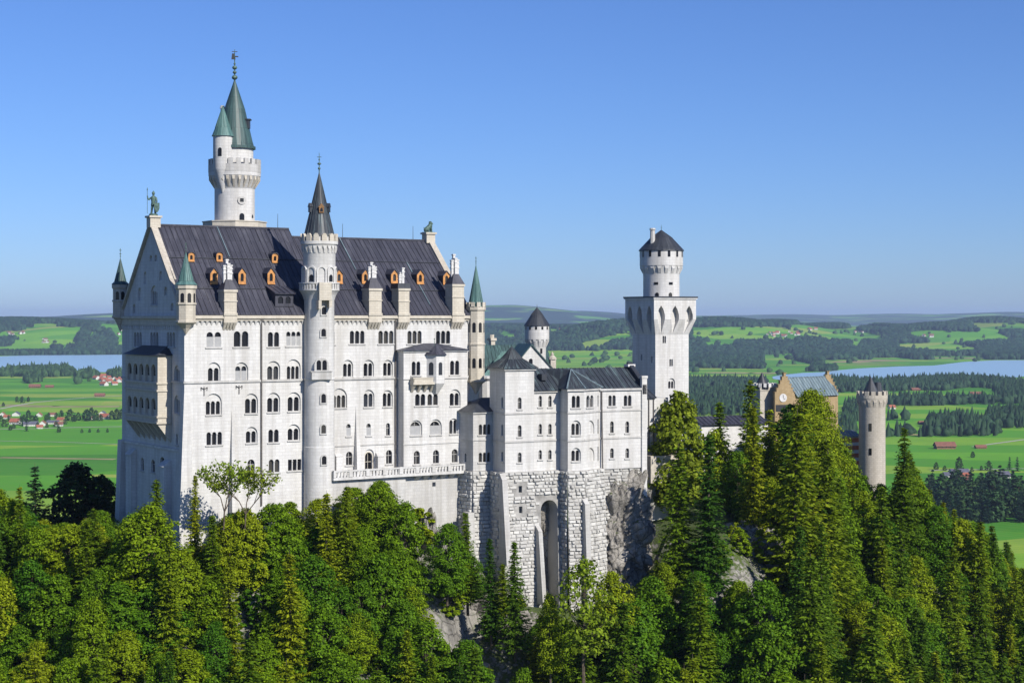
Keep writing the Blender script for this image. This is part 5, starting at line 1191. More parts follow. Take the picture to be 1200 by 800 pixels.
def inpoly(px, py, poly):
    r = np.zeros(px.shape, bool); n = len(poly)
    for i in range(n):
        (x1, y1), (x2, y2) = poly[i], poly[(i+1) % n]
        if y1 == y2: continue
        c_1 = ((y1 > py) != (y2 > py)) & (px < (x2-x1)*(py-y1)/(y2-y1)+x1); r ^= c_1
    return r
def crop(polys, ox, oy, s): return [[(ox+a*s, oy+b*s) for a, b in p] for p in polys]
# lakes
m_, nt_m, b_ = nodes('lake_water'); t_ = NT(nt_m); b_.inputs['Base Color'].default_value = (.30, .46, .58, 1); b_.inputs['Roughness'].default_value = .1; b_.inputs['IOR'].default_value = 1.33
pz_ = t_.n('NewGeometry').outputs['Position']; nz_ = t_.n('TexNoise', {'Vector': pz_, 'Scale': .012, 'Detail': 6.0, 'Roughness': .7}); b_.inputs['Roughness'].default_value = .34
LAKE_L = [(-260, 419), (-60, 417), (0, 417.5), (40, 416.2), (90, 416), (146, 415.5), (230, 417), (260, 424), (215, 432), (160, 434), (140, 436.5), (118, 436), (88, 434), (60, 431.5), (30, 433), (8, 435), (-60, 437), (-220, 436)]
LAKE_R = [(905, 441.5), (915, 439.5), (940, 437), (965, 436), (985, 433.5), (1005, 431.8), (1050, 429.5), (1095, 428.3), (1110, 426.4), (1130, 424), (1165, 422.2), (1200, 422), (1290, 421), (1400, 424), (1330, 435), (1260, 440), (1200, 441), (1180, 444), (1150, 447), (1085, 446.5), (1030, 446), (985, 444), (955, 446.5), (920, 446), (906, 444)]
LAKE_C = [(1075, 421.6), (1100, 420.6), (1150, 421.2), (1170, 420.7), (1190, 421.4), (1160, 422.1), (1100, 422.4)]
for nm_, pl_ in (('lake', LAKE_L), ('lake', LAKE_R)):
    mm = MB(); pts = [gp(a, b) for a, b in pl_]; fine = []
    tris = tessellate_polygon([[Vector((a, b, 0)) for a, b in pts]]); mm.v = [Vector((a, b, ZP+.6)) for a, b in pts]
    for t in tris:
        (ax, ay), (bx, by), (cx, cy) = (pts[k] for k in t); mm.f.append(t if (bx-ax)*(cy-ay)-(by-ay)*(cx-ax) > 0 else tuple(reversed(t)))
    tag(mm.build(nm_, 'lake_water', uv=False), kind='structure')
# roads and dry strips across the fields
def strip(name, pts, w, mat, z=ZP+.35):
    mm = MB(); g_ = [Vector((*gp(a, b), z)) for a, b in pts]
    for k in range(len(g_)-1):
        a, b = g_[k], g_[k+1]; t = (b-a).normalized(); nn = Vector((-t.y, t.x, 0))*w/2; mm.poly([a-nn, b-nn, b+nn, a+nn] if True else [])
    o = mm.build(name, mat, uv=False); tag(o, kind='structure'); return o
plain('road', (.40, .38, .33), .95, .15, .05)
plain('stubble', (.27, .24, .10), .95, .25, .02)
plain('reed', (.28, .22, .10), .95, .3, .01)
for pts, w in (([(-30, 480.5), (0, 479), (20, 475), (40, 471.5), (63, 469.2), (100, 466), (145, 463.5), (200, 461)], 9), ([(-60, 503), (30, 502.5), (60, 501.5), (100, 500.5), (160, 499.5)], 9),
               ([(-60, 516), (0, 516.6), (60, 517.6), (140, 520.5), (200, 522)], 4.5), ([(1140, 523.5), (1160, 520.5), (1200, 515), (1260, 508)], 6), ([(1090, 551), (1130, 550.5), (1200, 549), (1260, 547)], 6)):
    strip('road', pts, w, 'road')
for pts, w in (([(0, 474.5), (60, 476.5), (140, 476)], 60), ([(0, 536), (60, 537), (135, 538)], 18), ([(1050, 509.5), (1100, 509), (1150, 507)], 30), ([(830, 436.5), (880, 437.2), (920, 437)], 120)):
    strip('stubble_field', pts, w, 'stubble', ZP+.2)
for pts, w in (([(985, 424.8), (1010, 423.2), (1050, 421.8)], 150), ([(1090, 419), (1120, 419.8), (1150, 419.6)], 200), ([(1000, 426), (1040, 425.5)], 70)): strip('reed_bank', pts, w, 'reed', ZP+.3)

# ---------------------------------------------------------------- woods seen as one mass
def wood_mesh(name, X, Y, Z, Wd, Hh, conif, mat):
    n = len(X); th = rng.uniform(0, 6.28, n); sides = 4
    V = []; 
    # conifer: cone of two skirts; broadleaf: double-bulged dome
    prof_c = [(.50, .08), (.30, .55)]; prof_b = [(.42, .15), (.55, .55), (.30, .88)]
    cols = []; quads = []; base = 0; co = []
    for grp, prof in ((conif, prof_c), (~conif, prof_b)):
        idx = np.where(grp)[0]
        if not len(idx): continue
        k = len(prof); s = sides if prof is prof_c else 5
        ring = []
        for r_, h_ in prof:
            for j in range(s):
                a = th[idx]+2*np.pi*j/s; jr = r_*rng.uniform(.7, 1.25, len(idx)); ring.append(np.stack([X[idx]+np.cos(a)*Wd[idx]*jr, Y[idx]+np.sin(a)*Wd[idx]*jr, Z[idx]+Hh[idx]*(h_+rng.uniform(-.06, .06, len(idx)))], -1))
        ring.append(np.stack([X[idx]+rng.uniform(-.08, .08, len(idx))*Wd[idx], Y[idx], Z[idx]+Hh[idx]], -1))
        P = np.stack(ring, 1); nv = P.shape[1]; co.append(P.reshape(-1, 3)); off = base+np.arange(len(idx))*nv
        for lv in range(k-1):
            for j in range(s):
                a, b = lv*s+j, lv*s+(j+1) % s; quads.append(np.stack([off+a, off+b, off+b+s], -1)); quads.append(np.stack([off+a, off+b+s, off+a+s], -1))
        for j in range(s): quads.append(np.stack([off+(k-1)*s+j, off+(k-1)*s+(j+1) % s, off+nv-1], -1))
        base += nv*len(idx)
    me = bpy.data.meshes.new(name); raw_mesh(me, np.concatenate(co), np.concatenate(quads)); me.materials.append(MAT[mat])
    o = bpy.data.objects.new(name, me); COL.objects.link(o); tag(o, kind='stuff'); return o
def sample(polys, y0, y1, dens, pad=0):
    allp = np.array([q for p in polys for q in p]); a, b = allp[:, 0].min(), allp[:, 0].max()
    area = (b-a)/F*(y1*y1-y0*y0)/2; n = int(area*dens); Y = np.sqrt(rng.uniform(y0*y0, y1*y1, n)); px = rng.uniform(a, b, n); X = (px-600)/F*Y; Z = valley(X, Y); py = HY-F*Z/Y
    k = np.zeros(n, bool)
    for p in polys: k |= inpoly(px, py, p)
    return X[k], Y[k], Z[k]
def wood(name, polys, dens, w, h, pc=.6, mat='far_needle', rough=.5):
    ys_ = [q[1] for p in polys for q in p]; y1 = F*180/(min(ys_)-HY)+30; y0 = F*180/(max(ys_)-HY)-30
    X, Y, Z = sample(polys, y0, y1, dens)
    n = len(X); s = rng.uniform(.6, 1.25, n); con = rng.uniform(0, 1, n) < pc
    return wood_mesh(name, X, Y, Z-.5, w*s*np.where(con, .8, 1.15), h*s*np.where(con, 1.15, .8), con, mat)
c4 = lambda ps: crop(ps, 1000, 440, .25); c2 = lambda ps: crop(ps, 800, 360, 1/3); cl = lambda ps: crop(ps, 0, 350, .2627); cc_ = lambda ps: crop(ps, 560, 350, .1833)
near_woods = c4([[(150, 60), (330, 52), (420, 58), (600, 40), (700, 45), (1000, 30), (1000, 52), (640, 62), (560, 50), (430, 72), (260, 70), (150, 82)], [(660, 75), (720, 55), (800, 45), (1000, 40), (1000, 125), (830, 128), (690, 120)], [(160, 125), (230, 118), (420, 120), (545, 118), (640, 120), (700, 122), (1000, 105), (1000, 128), (700, 135), (545, 138), (160, 145)],
    [(290, 275), (340, 262), (500, 252), (690, 268), (690, 282), (560, 285), (300, 290)], [(500, 245), (590, 238), (640, 250), (600, 262), (510, 262)], [(620, 205), (690, 190), (800, 185), (1000, 180), (1000, 215), (740, 222), (640, 222)], [(235, 205), (290, 200), (285, 210), (240, 212)], [(155, 205), (200, 200), (200, 208), (160, 212)], [(150, 275), (290, 272), (290, 284), (150, 290)]])
near_woods += [[(175, 452), (330, 447), (420, 450), (400, 458), (180, 460)], [(210, 486), (300, 482), (310, 491), (215, 494)], [(350, 470), (520, 464), (560, 472), (380, 480)], [(430, 500), (560, 494), (570, 510), (440, 516)], [(590, 455), (740, 450), (745, 466), (600, 470)], [(620, 490), (760, 484), (800, 500), (640, 508)], [(280, 520), (400, 512), (410, 530), (300, 536)], [(700, 520), (860, 512), (900, 540), (720, 548)], [(480, 545), (600, 538), (610, 560), (490, 566)], [(840, 468), (960, 462), (970, 476), (850, 482)], [(930, 500), (1000, 496), (1005, 512), (935, 516)]]
near_woods += c2([[(720, 262), (1000, 252), (1100, 262), (1250, 275), (1200, 290), (1130, 282), (720, 285)], [(500, 262), (640, 262), (720, 275), (700, 300), (520, 300)], [(20, 262), (240, 262), (300, 268), (240, 285), (20, 285)], [(20, 300), (240, 300), (240, 330), (20, 330)], [(30, 345), (240, 340), (240, 380), (30, 380)], [(570, 350), (620, 350), (620, 400), (570, 400)], [(860, 408), (960, 395), (1030, 402), (1070, 412), (1200, 398), (1200, 425), (860, 425)], [(1070, 380), (1130, 372), (1240, 368), (1240, 398), (1080, 400)]])
wood('wood_by_the_lake', near_woods, 1/150, 13, 20, .62)
left_woods = cl([[(-60, 345), (20, 330), (70, 322), (200, 318), (300, 316), (330, 328), (320, 345), (200, 352), (40, 345), (-60, 352)], [(330, 345), (390, 335), (430, 340), (430, 352), (390, 358), (335, 352)], [(480, 345), (520, 335), (560, 340), (640, 335), (640, 362), (500, 358)], [(110, 368), (170, 360), (190, 372), (120, 380)], [(330, 380), (370, 372), (370, 382)]])
wood('wood_on_the_lake_shore', left_woods, 1/170, 15, 24, .3, 'far_leaf')
# the wooded hill country: woods with meadow clearings
clear = c2([[(30, 70), (330, 68), (440, 90), (400, 110), (200, 112), (30, 105)], [(440, 85), (560, 80), (710, 95), (700, 113), (560, 116), (420, 102)], [(1000, 55), (1190, 55), (1260, 75), (1050, 80)], [(770, 90), (860, 80), (1110, 92), (1160, 110), (1000, 120), (860, 110)], [(750, 128), (920, 124), (1080, 150), (950, 158), (760, 142)], [(280, 170), (390, 160), (400, 188), (480, 205), (400, 218), (285, 207)], [(30, 213), (340, 218), (360, 240), (30, 240)], [(655, 166), (760, 164), (830, 173), (660, 177)], [(75, 121), (200, 121), (180, 134), (80, 132)], [(590, 120), (630, 118), (620, 140), (595, 140)], [(500, 185), (640, 190), (620, 205), (480, 203)], [(870, 172), (1060, 172), (1080, 200), (880, 190)]])
clear += cl([[(0, 148), (60, 143), (100, 146), (90, 163), (0, 166)], [(180, 148), (235, 143), (245, 158), (200, 160)], [(35, 190), (120, 186), (125, 200), (60, 203)], [(200, 182), (260, 178), (330, 182), (335, 197), (250, 203), (200, 195)], [(515, 168), (600, 165), (600, 195), (520, 198)], [(395, 150), (470, 152), (460, 165), (400, 163)]])
clear += cc_([[(440, 335), (560, 340), (660, 345), (780, 330), (990, 325), (990, 390), (860, 400), (990, 420), (990, 480), (600, 430), (440, 380)], [(650, 285), (800, 250), (990, 205), (990, 245), (860, 262), (800, 300), (660, 300)], [(450, 190), (600, 200), (560, 212), (450, 215)], [(640, 200), (700, 190), (860, 205), (640, 215)], [(70, 190), (200, 210), (280, 240), (200, 250)], [(750, 130), (860, 150), (750, 145)], [(860, 180), (990, 185), (990, 200)]])
Y = np.sqrt(rng.uniform(5600.**2, 15500.**2, 420000)); px_r = rng.uniform(-140, 1340, len(Y)); X = (px_r-600)/F*Y; Z = valley(X, Y); py_r = HY-F*Z/Y
keep = np.ones(len(Y), bool)
for p in clear: keep &= ~inpoly(px_r, py_r, p) & ~inpoly(px_r, py_r-.7*np.clip(np.clip(Y/420, 14, 40)*1.25, 17, 30)/Y*F, p)
for p in (LAKE_L, LAKE_R): keep &= ~inpoly(px_r, py_r, [(a, b) for a, b in p])
keep &= fbm(X, Y*.6, 420, 5)+.10*(Y < 8200) > .33
keep &= (py_r < 440) & ((px_r > 300) | (py_r < 416.5)) & ~((px_r > 980) & (py_r > 421.5) & (py_r < 450)) & ~((px_r > 640) & (px_r < 745) & (py_r > 411))
keep &= rng.uniform(0, 1, len(Y)) < np.clip(9000/Y, .3, 1)**2
X, Y, Z = X[keep], Y[keep], Z[keep]; n = len(X); s_ = np.clip(Y/420, 14, 40)*rng.uniform(.7, 1.4, n); con = rng.uniform(0, 1, n) < .65
wood_mesh('wooded_hills', X, Y, Z-1, s_*1.25, np.clip(s_*1.25, 17, 30), con, 'far_needle')
# scattered trees inside the clearings
X, Y, Z = sample(clear, 5200, 12000, 1/26000); n = len(X); s_ = rng.uniform(12, 24, n); wood_mesh('scattered_far_trees', X, Y, Z-1, s_*1.2, s_, rng.uniform(0, 1, n) < .3, 'far_leaf')
print('woods', n)
# ================================================================ bare rock
def rock(name, c, rad, seed, label, cat='rock', rough=.22, boxy=.55, seg=(72, 56), group=None, rot=0.0, zmax=None):
    nq = seg[1]; lin = np.tan(np.linspace(-.7, .7, nq))/math.tan(.7); A, B = np.meshgrid(lin, lin); one = np.ones_like(A); pw_ = 2/boxy
    faces = [(one, A, B), (-one, -A, B), (-A, one, B), (A, -one, B), (A, B, one), (A, -B, -one)]; P = np.concatenate([np.stack(f, -1).reshape(-1, 3) for f in faces])
    P = P/(np.abs(P)**pw_).sum(1, keepdims=True)**(1/pw_)
    R3 = np.array(rad); out = np.empty_like(P); ca, sa = math.cos(rot), math.sin(rot)
    for i, p in enumerate(P):
        q = Vector(p*R3); k = q*.17+Vector((seed*7.1, seed*3.3, 0))
        d = noise.fractal(k, 1.0, 2.1, 4)*1.1
        dist, _ = noise.voronoi(Vector((k.x*2.6, k.y*2.6, k.z*2.0))); d += min(dist[1]-dist[0], .5)*1.5-.4
        dist, _ = noise.voronoi(Vector((k.x*6, k.y*6, k.z*5.5))); d += min(dist[1]-dist[0], .4)*.7+noise.fractal(q*1.4, .8, 2.1, 3)*.16
        d += .25*math.sin(q.z*1.1+2*noise.noise(q*.3))
        f = 1+rough*d*5/max(3, min(R3[0], R3[1])+2); w = p*R3*f; out[i] = (c[0]+w[0]*ca-w[1]*sa, c[1]+w[0]*sa+w[1]*ca, c[2]+w[2]*(1+.04*d*rough))
    i = np.arange(nq*nq).reshape(nq, nq); q1 = np.stack([i[:-1, :-1], i[:-1, 1:], i[1:, 1:], i[1:, :-1]], -1).reshape(-1, 4); q = np.concatenate([q1+k_*nq*nq for k_ in range(6)])
    if zmax is not None: out[:, 2] = np.where(out[:, 2] > zmax, zmax+(out[:, 2]-zmax)*.12, out[:, 2])
    me = bpy.data.meshes.new(name); raw_mesh(me, out, q); me.materials.append(MAT['rock']); o = bpy.data.objects.new(name, me); COL.objects.link(o); tag(o, label, cat, group); return o
kc = fR2.xy((fR2.u(707.5)+fR2.u(764))/2, -3.2)
rock('rock_cliff', (kc.x, kc.y, -36.4), (4.9, 4.6, 11.8), 1, 'grey bare rock cliff under the right wing of the bower', 'cliff', .24, .5, (110, 90), None, R(27), zmas-.6)
OUT = []
def outcrop(px, py, w, h, seed, label):
    """a crag standing out of the slope where the sight line of a photo place first meets the ground"""
    for Y in np.arange(170, 380, .5):
        x = (px-600)/F*Y; zg = hz(x, Y)[0]
        if (HY-py)/F*Y < zg: break
    OUT.append((px, py, w*.5, h*.5, Y)); k = F/Y
    return rock('rock_outcrop', (x, Y+1.5, zg-.5), (w/k/2*1.25, w/k/2*1.1, h/k/2*1.1), seed, label, 'rock', .42, .85, (80, 44))
outcrop(503, 652, 28, 84, 2, 'pale narrow rock face among trees below the terrace end')
outcrop(736, 676, 26, 60, 3, 'grey rock pillar at the foot of the bare cliff')
outcrop(600, 752, 50, 60, 4, 'pale broken rock among trees below the spruces of the rubble base')
outcrop(884, 648, 62, 60, 5, 'pale rock patch among the spruces below the gatehouse')
outcrop(556, 720, 34, 44, 6, 'small grey rock among bushes below the polygonal annex')
outcrop(290, 728, 24, 50, 7, 'pale rock showing between the trees below the palace corner')
outcrop(990, 742, 30, 40, 8, 'small rock showing in the wood below the round gate tower')
# ================================================================ tree models
def quads_mesh(name, C, Nn, size, asp, mat, parent, rr):
    """leaf faces: centres C, facing Nn, half sizes"""
    n = len(C); a = rr.normal(size=(n, 3)); a -= (a*Nn).sum(1, keepdims=True)*Nn; a /= np.linalg.norm(a, axis=1, keepdims=True)+1e-9; b = np.cross(Nn, a)
    s = size[:, None]; co = np.stack([C-a*s*asp, C-b*s*.62+a*s*.1, C+a*s*asp, C+b*s*.62-a*s*.1], 1).reshape(-1, 3)
    return leaf_obj(name, co, mat, parent)
def leaf_obj(name, co, mat, parent):
    q = np.arange(len(co)).reshape(-1, 4); me = bpy.data.meshes.new(name); raw_mesh(me, co, q); me.materials.append(MAT[mat])
    o = bpy.data.objects.new(name, me); COL.objects.link(o)
    if parent is not None: o.parent = parent
    return o
def unit(v): return v/(np.linalg.norm(v, axis=-1, keepdims=True)+1e-9)
def broad_tree(name, h, seed, mat, nl=30, per=340, wide=.30, leaf=.30, low=.22, airy=.0, hide=True):
    rr = np.random.default_rng(seed); pr = random.Random(seed)
    root = bpy.data.objects.new(name, None); COL.objects.link(root)
    lob = []; C = []; Nn = []; nsp = int(nl*3.2)
    for k in range(nsp):   # leaf sprays: flat clumps filling the outer part of an uneven crown
        f = (k+.5)/nsp; zf = low+(1-low)*f; an = k*2.39996+rr.uniform(-.6, .6)
        prof = max(.1, math.sin(math.pi*min(1, (f*.84+.14)))**.62*(1-.22*f))*(1+.22*math.sin(an*2+seed)+.14*math.sin(an*5+f*9+seed))
        rad = wide*h*prof*(rr.uniform(.32, 1.0)**.5 if f < .88 else rr.uniform(0, 1)); lr = h*rr.uniform(.05, .092)*(1.08-.35*f)
        x, y, z_ = math.cos(an)*rad, math.sin(an)*rad, zf*h-lr*.4; lob.append((x, y, z_, lr)); m = int(per*.36*(lr/(h*.07))**2*(1-airy))
        d = unit(rr.normal(size=(m, 3))); r_ = lr*rr.uniform(.35, 1.0, m)**.5*(1+.3*np.sin(d[:, 0]*6+k)); p = d*r_[:, None]*np.array([1.25, 1.25, .62]); p[:, 2] -= (p[:, 0]**2+p[:, 1]**2)/lr*.22
        tilt = np.array([math.cos(an), math.sin(an), 0])*(rad/(wide*h+.01)); C.append(p+np.array([x, y, z_])); Nn.append(unit(d*.55+tilt*.5+np.array([0, 0, .75])+rr.normal(size=(m, 3))*.5))
    C = np.concatenate(C); Nn = np.concatenate(Nn); sz = leaf*rr.uniform(.55, 1.3, len(C))
    quads_mesh('crown', C, Nn, sz, 1.0, mat, root, rr)
    t = MB(); pts = [Vector((0, 0, -1.5))]; 
    for k in range(1, 6): pts.append(Vector((pr.uniform(-.02, .02)*h, pr.uniform(-.02, .02)*h, h*.82*k/5)))
    r0_ = .018*h
    for k in range(5): t.tube(pts[k], pts[k+1], r0_*(1-k*.17), r0_*(1-(k+1)*.17), 6)
    for x, y, z_, r_ in lob[::4]:
        st2 = Vector((0, 0, max(.12*h, z_*.62))); t.tube(st2, (x, y, z_), r0_*.35, r0_*.12, 4)
    t.build('trunk', 'bark', root, uv=False)
    return root
def conifer(name, h, seed, mat, wide=.19, whorls=30, per=9, dens=1.0, low=.06, leaf=.42):
    rr = np.random.default_rng(seed); root = bpy.data.objects.new(name, None); COL.objects.link(root); co = []
    for w in range(whorls):
        f = (w+rr.uniform(0, .8))/whorls; z0_ = h*(low+(1-low)*f); Lb = h*wide*(1-f)**.82*rr.uniform(.75, 1.12)+.25
        nb = max(4, int(per*(1-.45*f)))
        for k in range(nb):
            z_ = z0_+rr.uniform(-.5, .5)*h/whorls*(1.6-f); an = 2*math.pi*(k+rr.uniform(-.35, .35))/nb+w*1.1; L_ = Lb*rr.uniform(.65, 1.15); m = max(3, int(L_/.26*dens)); s = np.linspace(.12, 1, m); droop = rr.uniform(.15, .42)+(.25*(1-f))
            px_ = s*L_; pz = z_-droop*L_*s+.28*L_*s**3; d = np.array([math.cos(an), math.sin(an), 0]); sdv = np.array([-math.sin(an), math.cos(an), 0])
            for side in (-1, 0, 1):
                wv = (L_*.30*(1-s*.65)+.12)*rr.uniform(.6, 1.2, m)
                ctr = d*px_[:, None]+np.stack([0*pz, 0*pz, pz], -1)+sdv*(side*wv*.55)[:, None]+rr.normal(size=(m, 3))*.07
                out = unit(d+sdv*side*.9+np.array([0, 0, -.35+.25*f])+rr.normal(size=(m, 3))*.25); ll_ = leaf*rr.uniform(.7, 1.4, m)*(.75+.25*(1-s)); cr = unit(np.cross(out, np.array([0, 0, 1.])+rr.normal(size=(m, 3))*.5))
                a = ctr-out*ll_[:, None]*.6; b = ctr+out*ll_[:, None]; ww = cr*(ll_*.34)[:, None]
                co.append(np.stack([a, ctr-ww, b, ctr+ww], 1).reshape(-1, 3))
    m = 14; zt = h*(.97+.05*np.linspace(0, 1, m)); 
    leaf_obj('crown', np.concatenate(co), mat, root)
    t = MB(); t.tube((0, 0, -2), (0, 0, h*.6), .016*h, .008*h, 6); t.tube((0, 0, h*.6), (0, 0, h*1.02), .008*h, .02, 5); t.build('trunk', 'bark', root, uv=False)
    return root
BROAD = [broad_tree('leafy_tree', 13, 40+k, 'leaf_broad', (38, 32, 42, 36, 30, 38)[k], 440, (.27, .22, .32, .29, .19, .25)[k], (.19, .165, .2, .175, .165, .2)[k], .12) for k in range(6)]
CON = [conifer('spruce_tree', 18, 80+k, 'needle', (.17, .21, .145, .19)[k], 46, 9, .95) for k in range(4)]
PROTO_USED = set()
def place(proto, name, x, y, z, h, h0, rot, label, cat, group=None, wide=1.0):
    if proto.name not in PROTO_USED: PROTO_USED.add(proto.name); o = proto
    else: o = copy_tree(proto)
    o.location = (x, y, z); s = h/h0; o.scale = (s*wide, s*wide, s); o.rotation_euler = (random.uniform(-.03, .03), random.uniform(-.03, .03), rot)
    tag(o, label, cat, group); return o
LIM = np.array([(-40, 562), (0, 568), (20, 562), (34, 582), (48, 600), (62, 618), (78, 606), (92, 616), (108, 590), (118, 572), (140, 562), (170, 568), (186, 572), (205, 604), (212, 640), (222, 634), (235, 612), (250, 600), (300, 589), (330, 584), (360, 584), (385, 573), (410, 566), (440, 557), (470, 566), (490, 585), (505, 604), (518, 628), (545, 632), (562, 640), (580, 655), (600, 660), (620, 694), (640, 725), (660, 722), (690, 712), (715, 706), (740, 690), (755, 655), (765, 600), (775, 545), (790, 510), (815, 508), (845, 503), (865, 486), (885, 470), (905, 478), (930, 480), (955, 468), (975, 492), (988, 545), (1003, 572), (1030, 572), (1045, 545), (1060, 520), (1080, 545), (1100, 580), (1130, 606), (1160, 612), (1185, 640), (1200, 662), (1260, 690)], float)
def limit(px): return float(np.interp(px, LIM[:, 0], LIM[:, 1]))
placed = []
def too_near(x, y, r):
    for a, b, c_ in placed:
        if (a-x)**2+(b-y)**2 < (r+c_)**2: return True
    return False
def hero(proto, px, ytop, Y, h, h0, label, cat, name=None, wide=1.0, group=None, zbase=None):
    x = (px-600)/F*Y; ztop = (HY-ytop)/F*Y; zg = hz(x, Y)[0]; hh = ztop-zg if h is None else h
    placed.append((x, Y, hh*.10)); return place(proto, name, x, Y, zg-.3 if h is None else ztop-h, hh, h0, random.uniform(0, 6), label, cat, group, wide)
# ---- trees one can point at
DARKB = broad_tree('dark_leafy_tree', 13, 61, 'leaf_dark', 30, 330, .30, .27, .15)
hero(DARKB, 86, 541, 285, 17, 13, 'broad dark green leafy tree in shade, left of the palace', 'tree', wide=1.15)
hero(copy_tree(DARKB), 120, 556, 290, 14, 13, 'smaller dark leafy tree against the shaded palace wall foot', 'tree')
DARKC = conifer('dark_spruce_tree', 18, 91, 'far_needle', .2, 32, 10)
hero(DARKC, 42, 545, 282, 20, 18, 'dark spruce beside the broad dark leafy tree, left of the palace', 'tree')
BRI = broad_tree('bright_leafy_tree', 13, 62, 'leaf_bright', 34, 300, .27, .26, .15)
hero(BRI, 793, 458, 292, 21, 13, 'tall yellow-green leafy tree under the square tower', 'tree', wide=.95)
AIRY = broad_tree('slender_leafy_tree', 13, 63, 'leaf_bright', 22, 190, .24, .26, .25, .25)
hero(AIRY, 684, 652, 246, 17, 13, 'light feathery green tree in front of the rubble base', 'tree', wide=.9)
hero(copy_tree(CON[2]), 228, 556, 244.5, 13, 18, 'slim pointed spruce in front of the palace corner', 'tree', wide=.8)
hero(copy_tree(CON[1]), 186, 562, 243, 16, 18, 'full pointed spruce below the shaded west front', 'tree')
hero(copy_tree(CON[0]), 548, 600, 257, 14, 18, 'spruce at the foot of the polygonal annex', 'tree')
hero(copy_tree(CON[3]), 604, 634, 252, 16, 18, 'spruce in front of the bower rubble base, left of its arched niche', 'tree', wide=.9)
hero(copy_tree(CON[1]), 884, 446, 318, 31, 18, 'tallest spruce standing in front of the gatehouse', 'tree', wide=.9)
hero(copy_tree(CON[0]), 1058, 500, 325, 22, 18, 'dark spruce just right of the round gate tower', 'tree')
BIGT = broad_tree('leafy_tree', 26, 64, 'leaf_broad', 72, 820, .27, .21, .12)
hero(BIGT, 952, 455, 322, 27, 26, 'big rounded leafy tree hiding the gatehouse wall', 'tree', wide=1.0)
hero(copy_tree(BROAD[5]), 1012, 556, 330, 14, 13, 'leafy tree in front of the foot of the round gate tower', 'tree', wide=.9)
hero(copy_tree(BROAD[0]), 1032, 566, 328, 13, 13, 'rounded leafy tree at the right foot of the round gate tower', 'tree', wide=.9)
hero(copy_tree(CON[2]), 576, 630, 254, 15, 18, 'slim spruce between the annex and the bower rubble base', 'tree', wide=.9)
hero(copy_tree(BROAD[2]), 524, 612, 252, 11, 13, 'broad leafy tree below the right end of the terrace wall', 'tree', wide=.9)
hero(copy_tree(BROAD[0]), 716, 668, 256, 12, 13, 'leafy tree at the foot of the bare cliff', 'tree', wide=1.0)
hero(copy_tree(BROAD[4]), 645, 694, 248, 12, 13, 'leafy tree in front of the arched niche foot', 'tree', wide=.8)
hero(copy_tree(CON[2]), 847, 470, 312, 25, 18, 'narrow spruce in front of the low courtyard wing', 'tree')
# sparse half-bare tree against the palace wall
def sparse_tree(px, ytop, Y, h, seed):
    pr = random.Random(seed); rr = np.random.default_rng(seed); x = (px-600)/F*Y; zt = (HY-ytop)/F*Y
    root = thing('sparse_tree', 'taller of two thin half-bare trees against the white palace wall', 'tree', (x, Y, zt-h)); t = MB(); tips = []
    def grow(p, d, L_, r_, lev):
        q = p+d*L_; t.tube(p, q, r_, r_*.7, 5)
        if lev >= 3: tips.append((p, q))
        if lev < 5:
            for k in range(2 if lev > 1 else 3):
                nd = (d+Vector((pr.uniform(-.75, .75), pr.uniform(-.5, .5), pr.uniform(-.05, .45)))).normalized(); grow(q, nd, L_*pr.uniform(.68, .95), r_*.62, lev+1)
    grow(Vector((0, 0, 0)), Vector((.05, 0, 1)), h*.20, .16, 0); t.build('trunk', 'bark', root, uv=False)
    C = []
    for p, q in tips:
        if pr.random() < .85:
            for k in range(9): C.append(np.array(p.lerp(q, pr.random()))+rr.normal(size=3)*.3)
    C = np.array(C); quads_mesh('crown', C, unit(rr.normal(size=C.shape)+np.array([.3, -.3, .6])), rr.uniform(.16, .3, len(C)), 1.0, 'leaf_bright', root, rr); return root
sparse_tree(262, 514, 243, 13, 8)
t_ = sparse_tree(287, 530, 243.5, 11, 17); t_['label'] = 'second thin half-bare tree right of the taller sparse one, against the palace wall'
hero(copy_tree(BROAD[3]), 836, 503, 309, 20, 13, 'leafy tree in front of the low white courtyard wing wall', 'tree', wide=.8)
hero(copy_tree(BROAD[0]), 925, 473, 325, 22, 13, 'leafy tree in front of the gatehouse clock gable', 'tree', wide=1.0)
hero(copy_tree(BROAD[2]), 985, 520, 330, 18, 13, 'leafy tree left of the striped gate wing', 'tree', wide=.7)
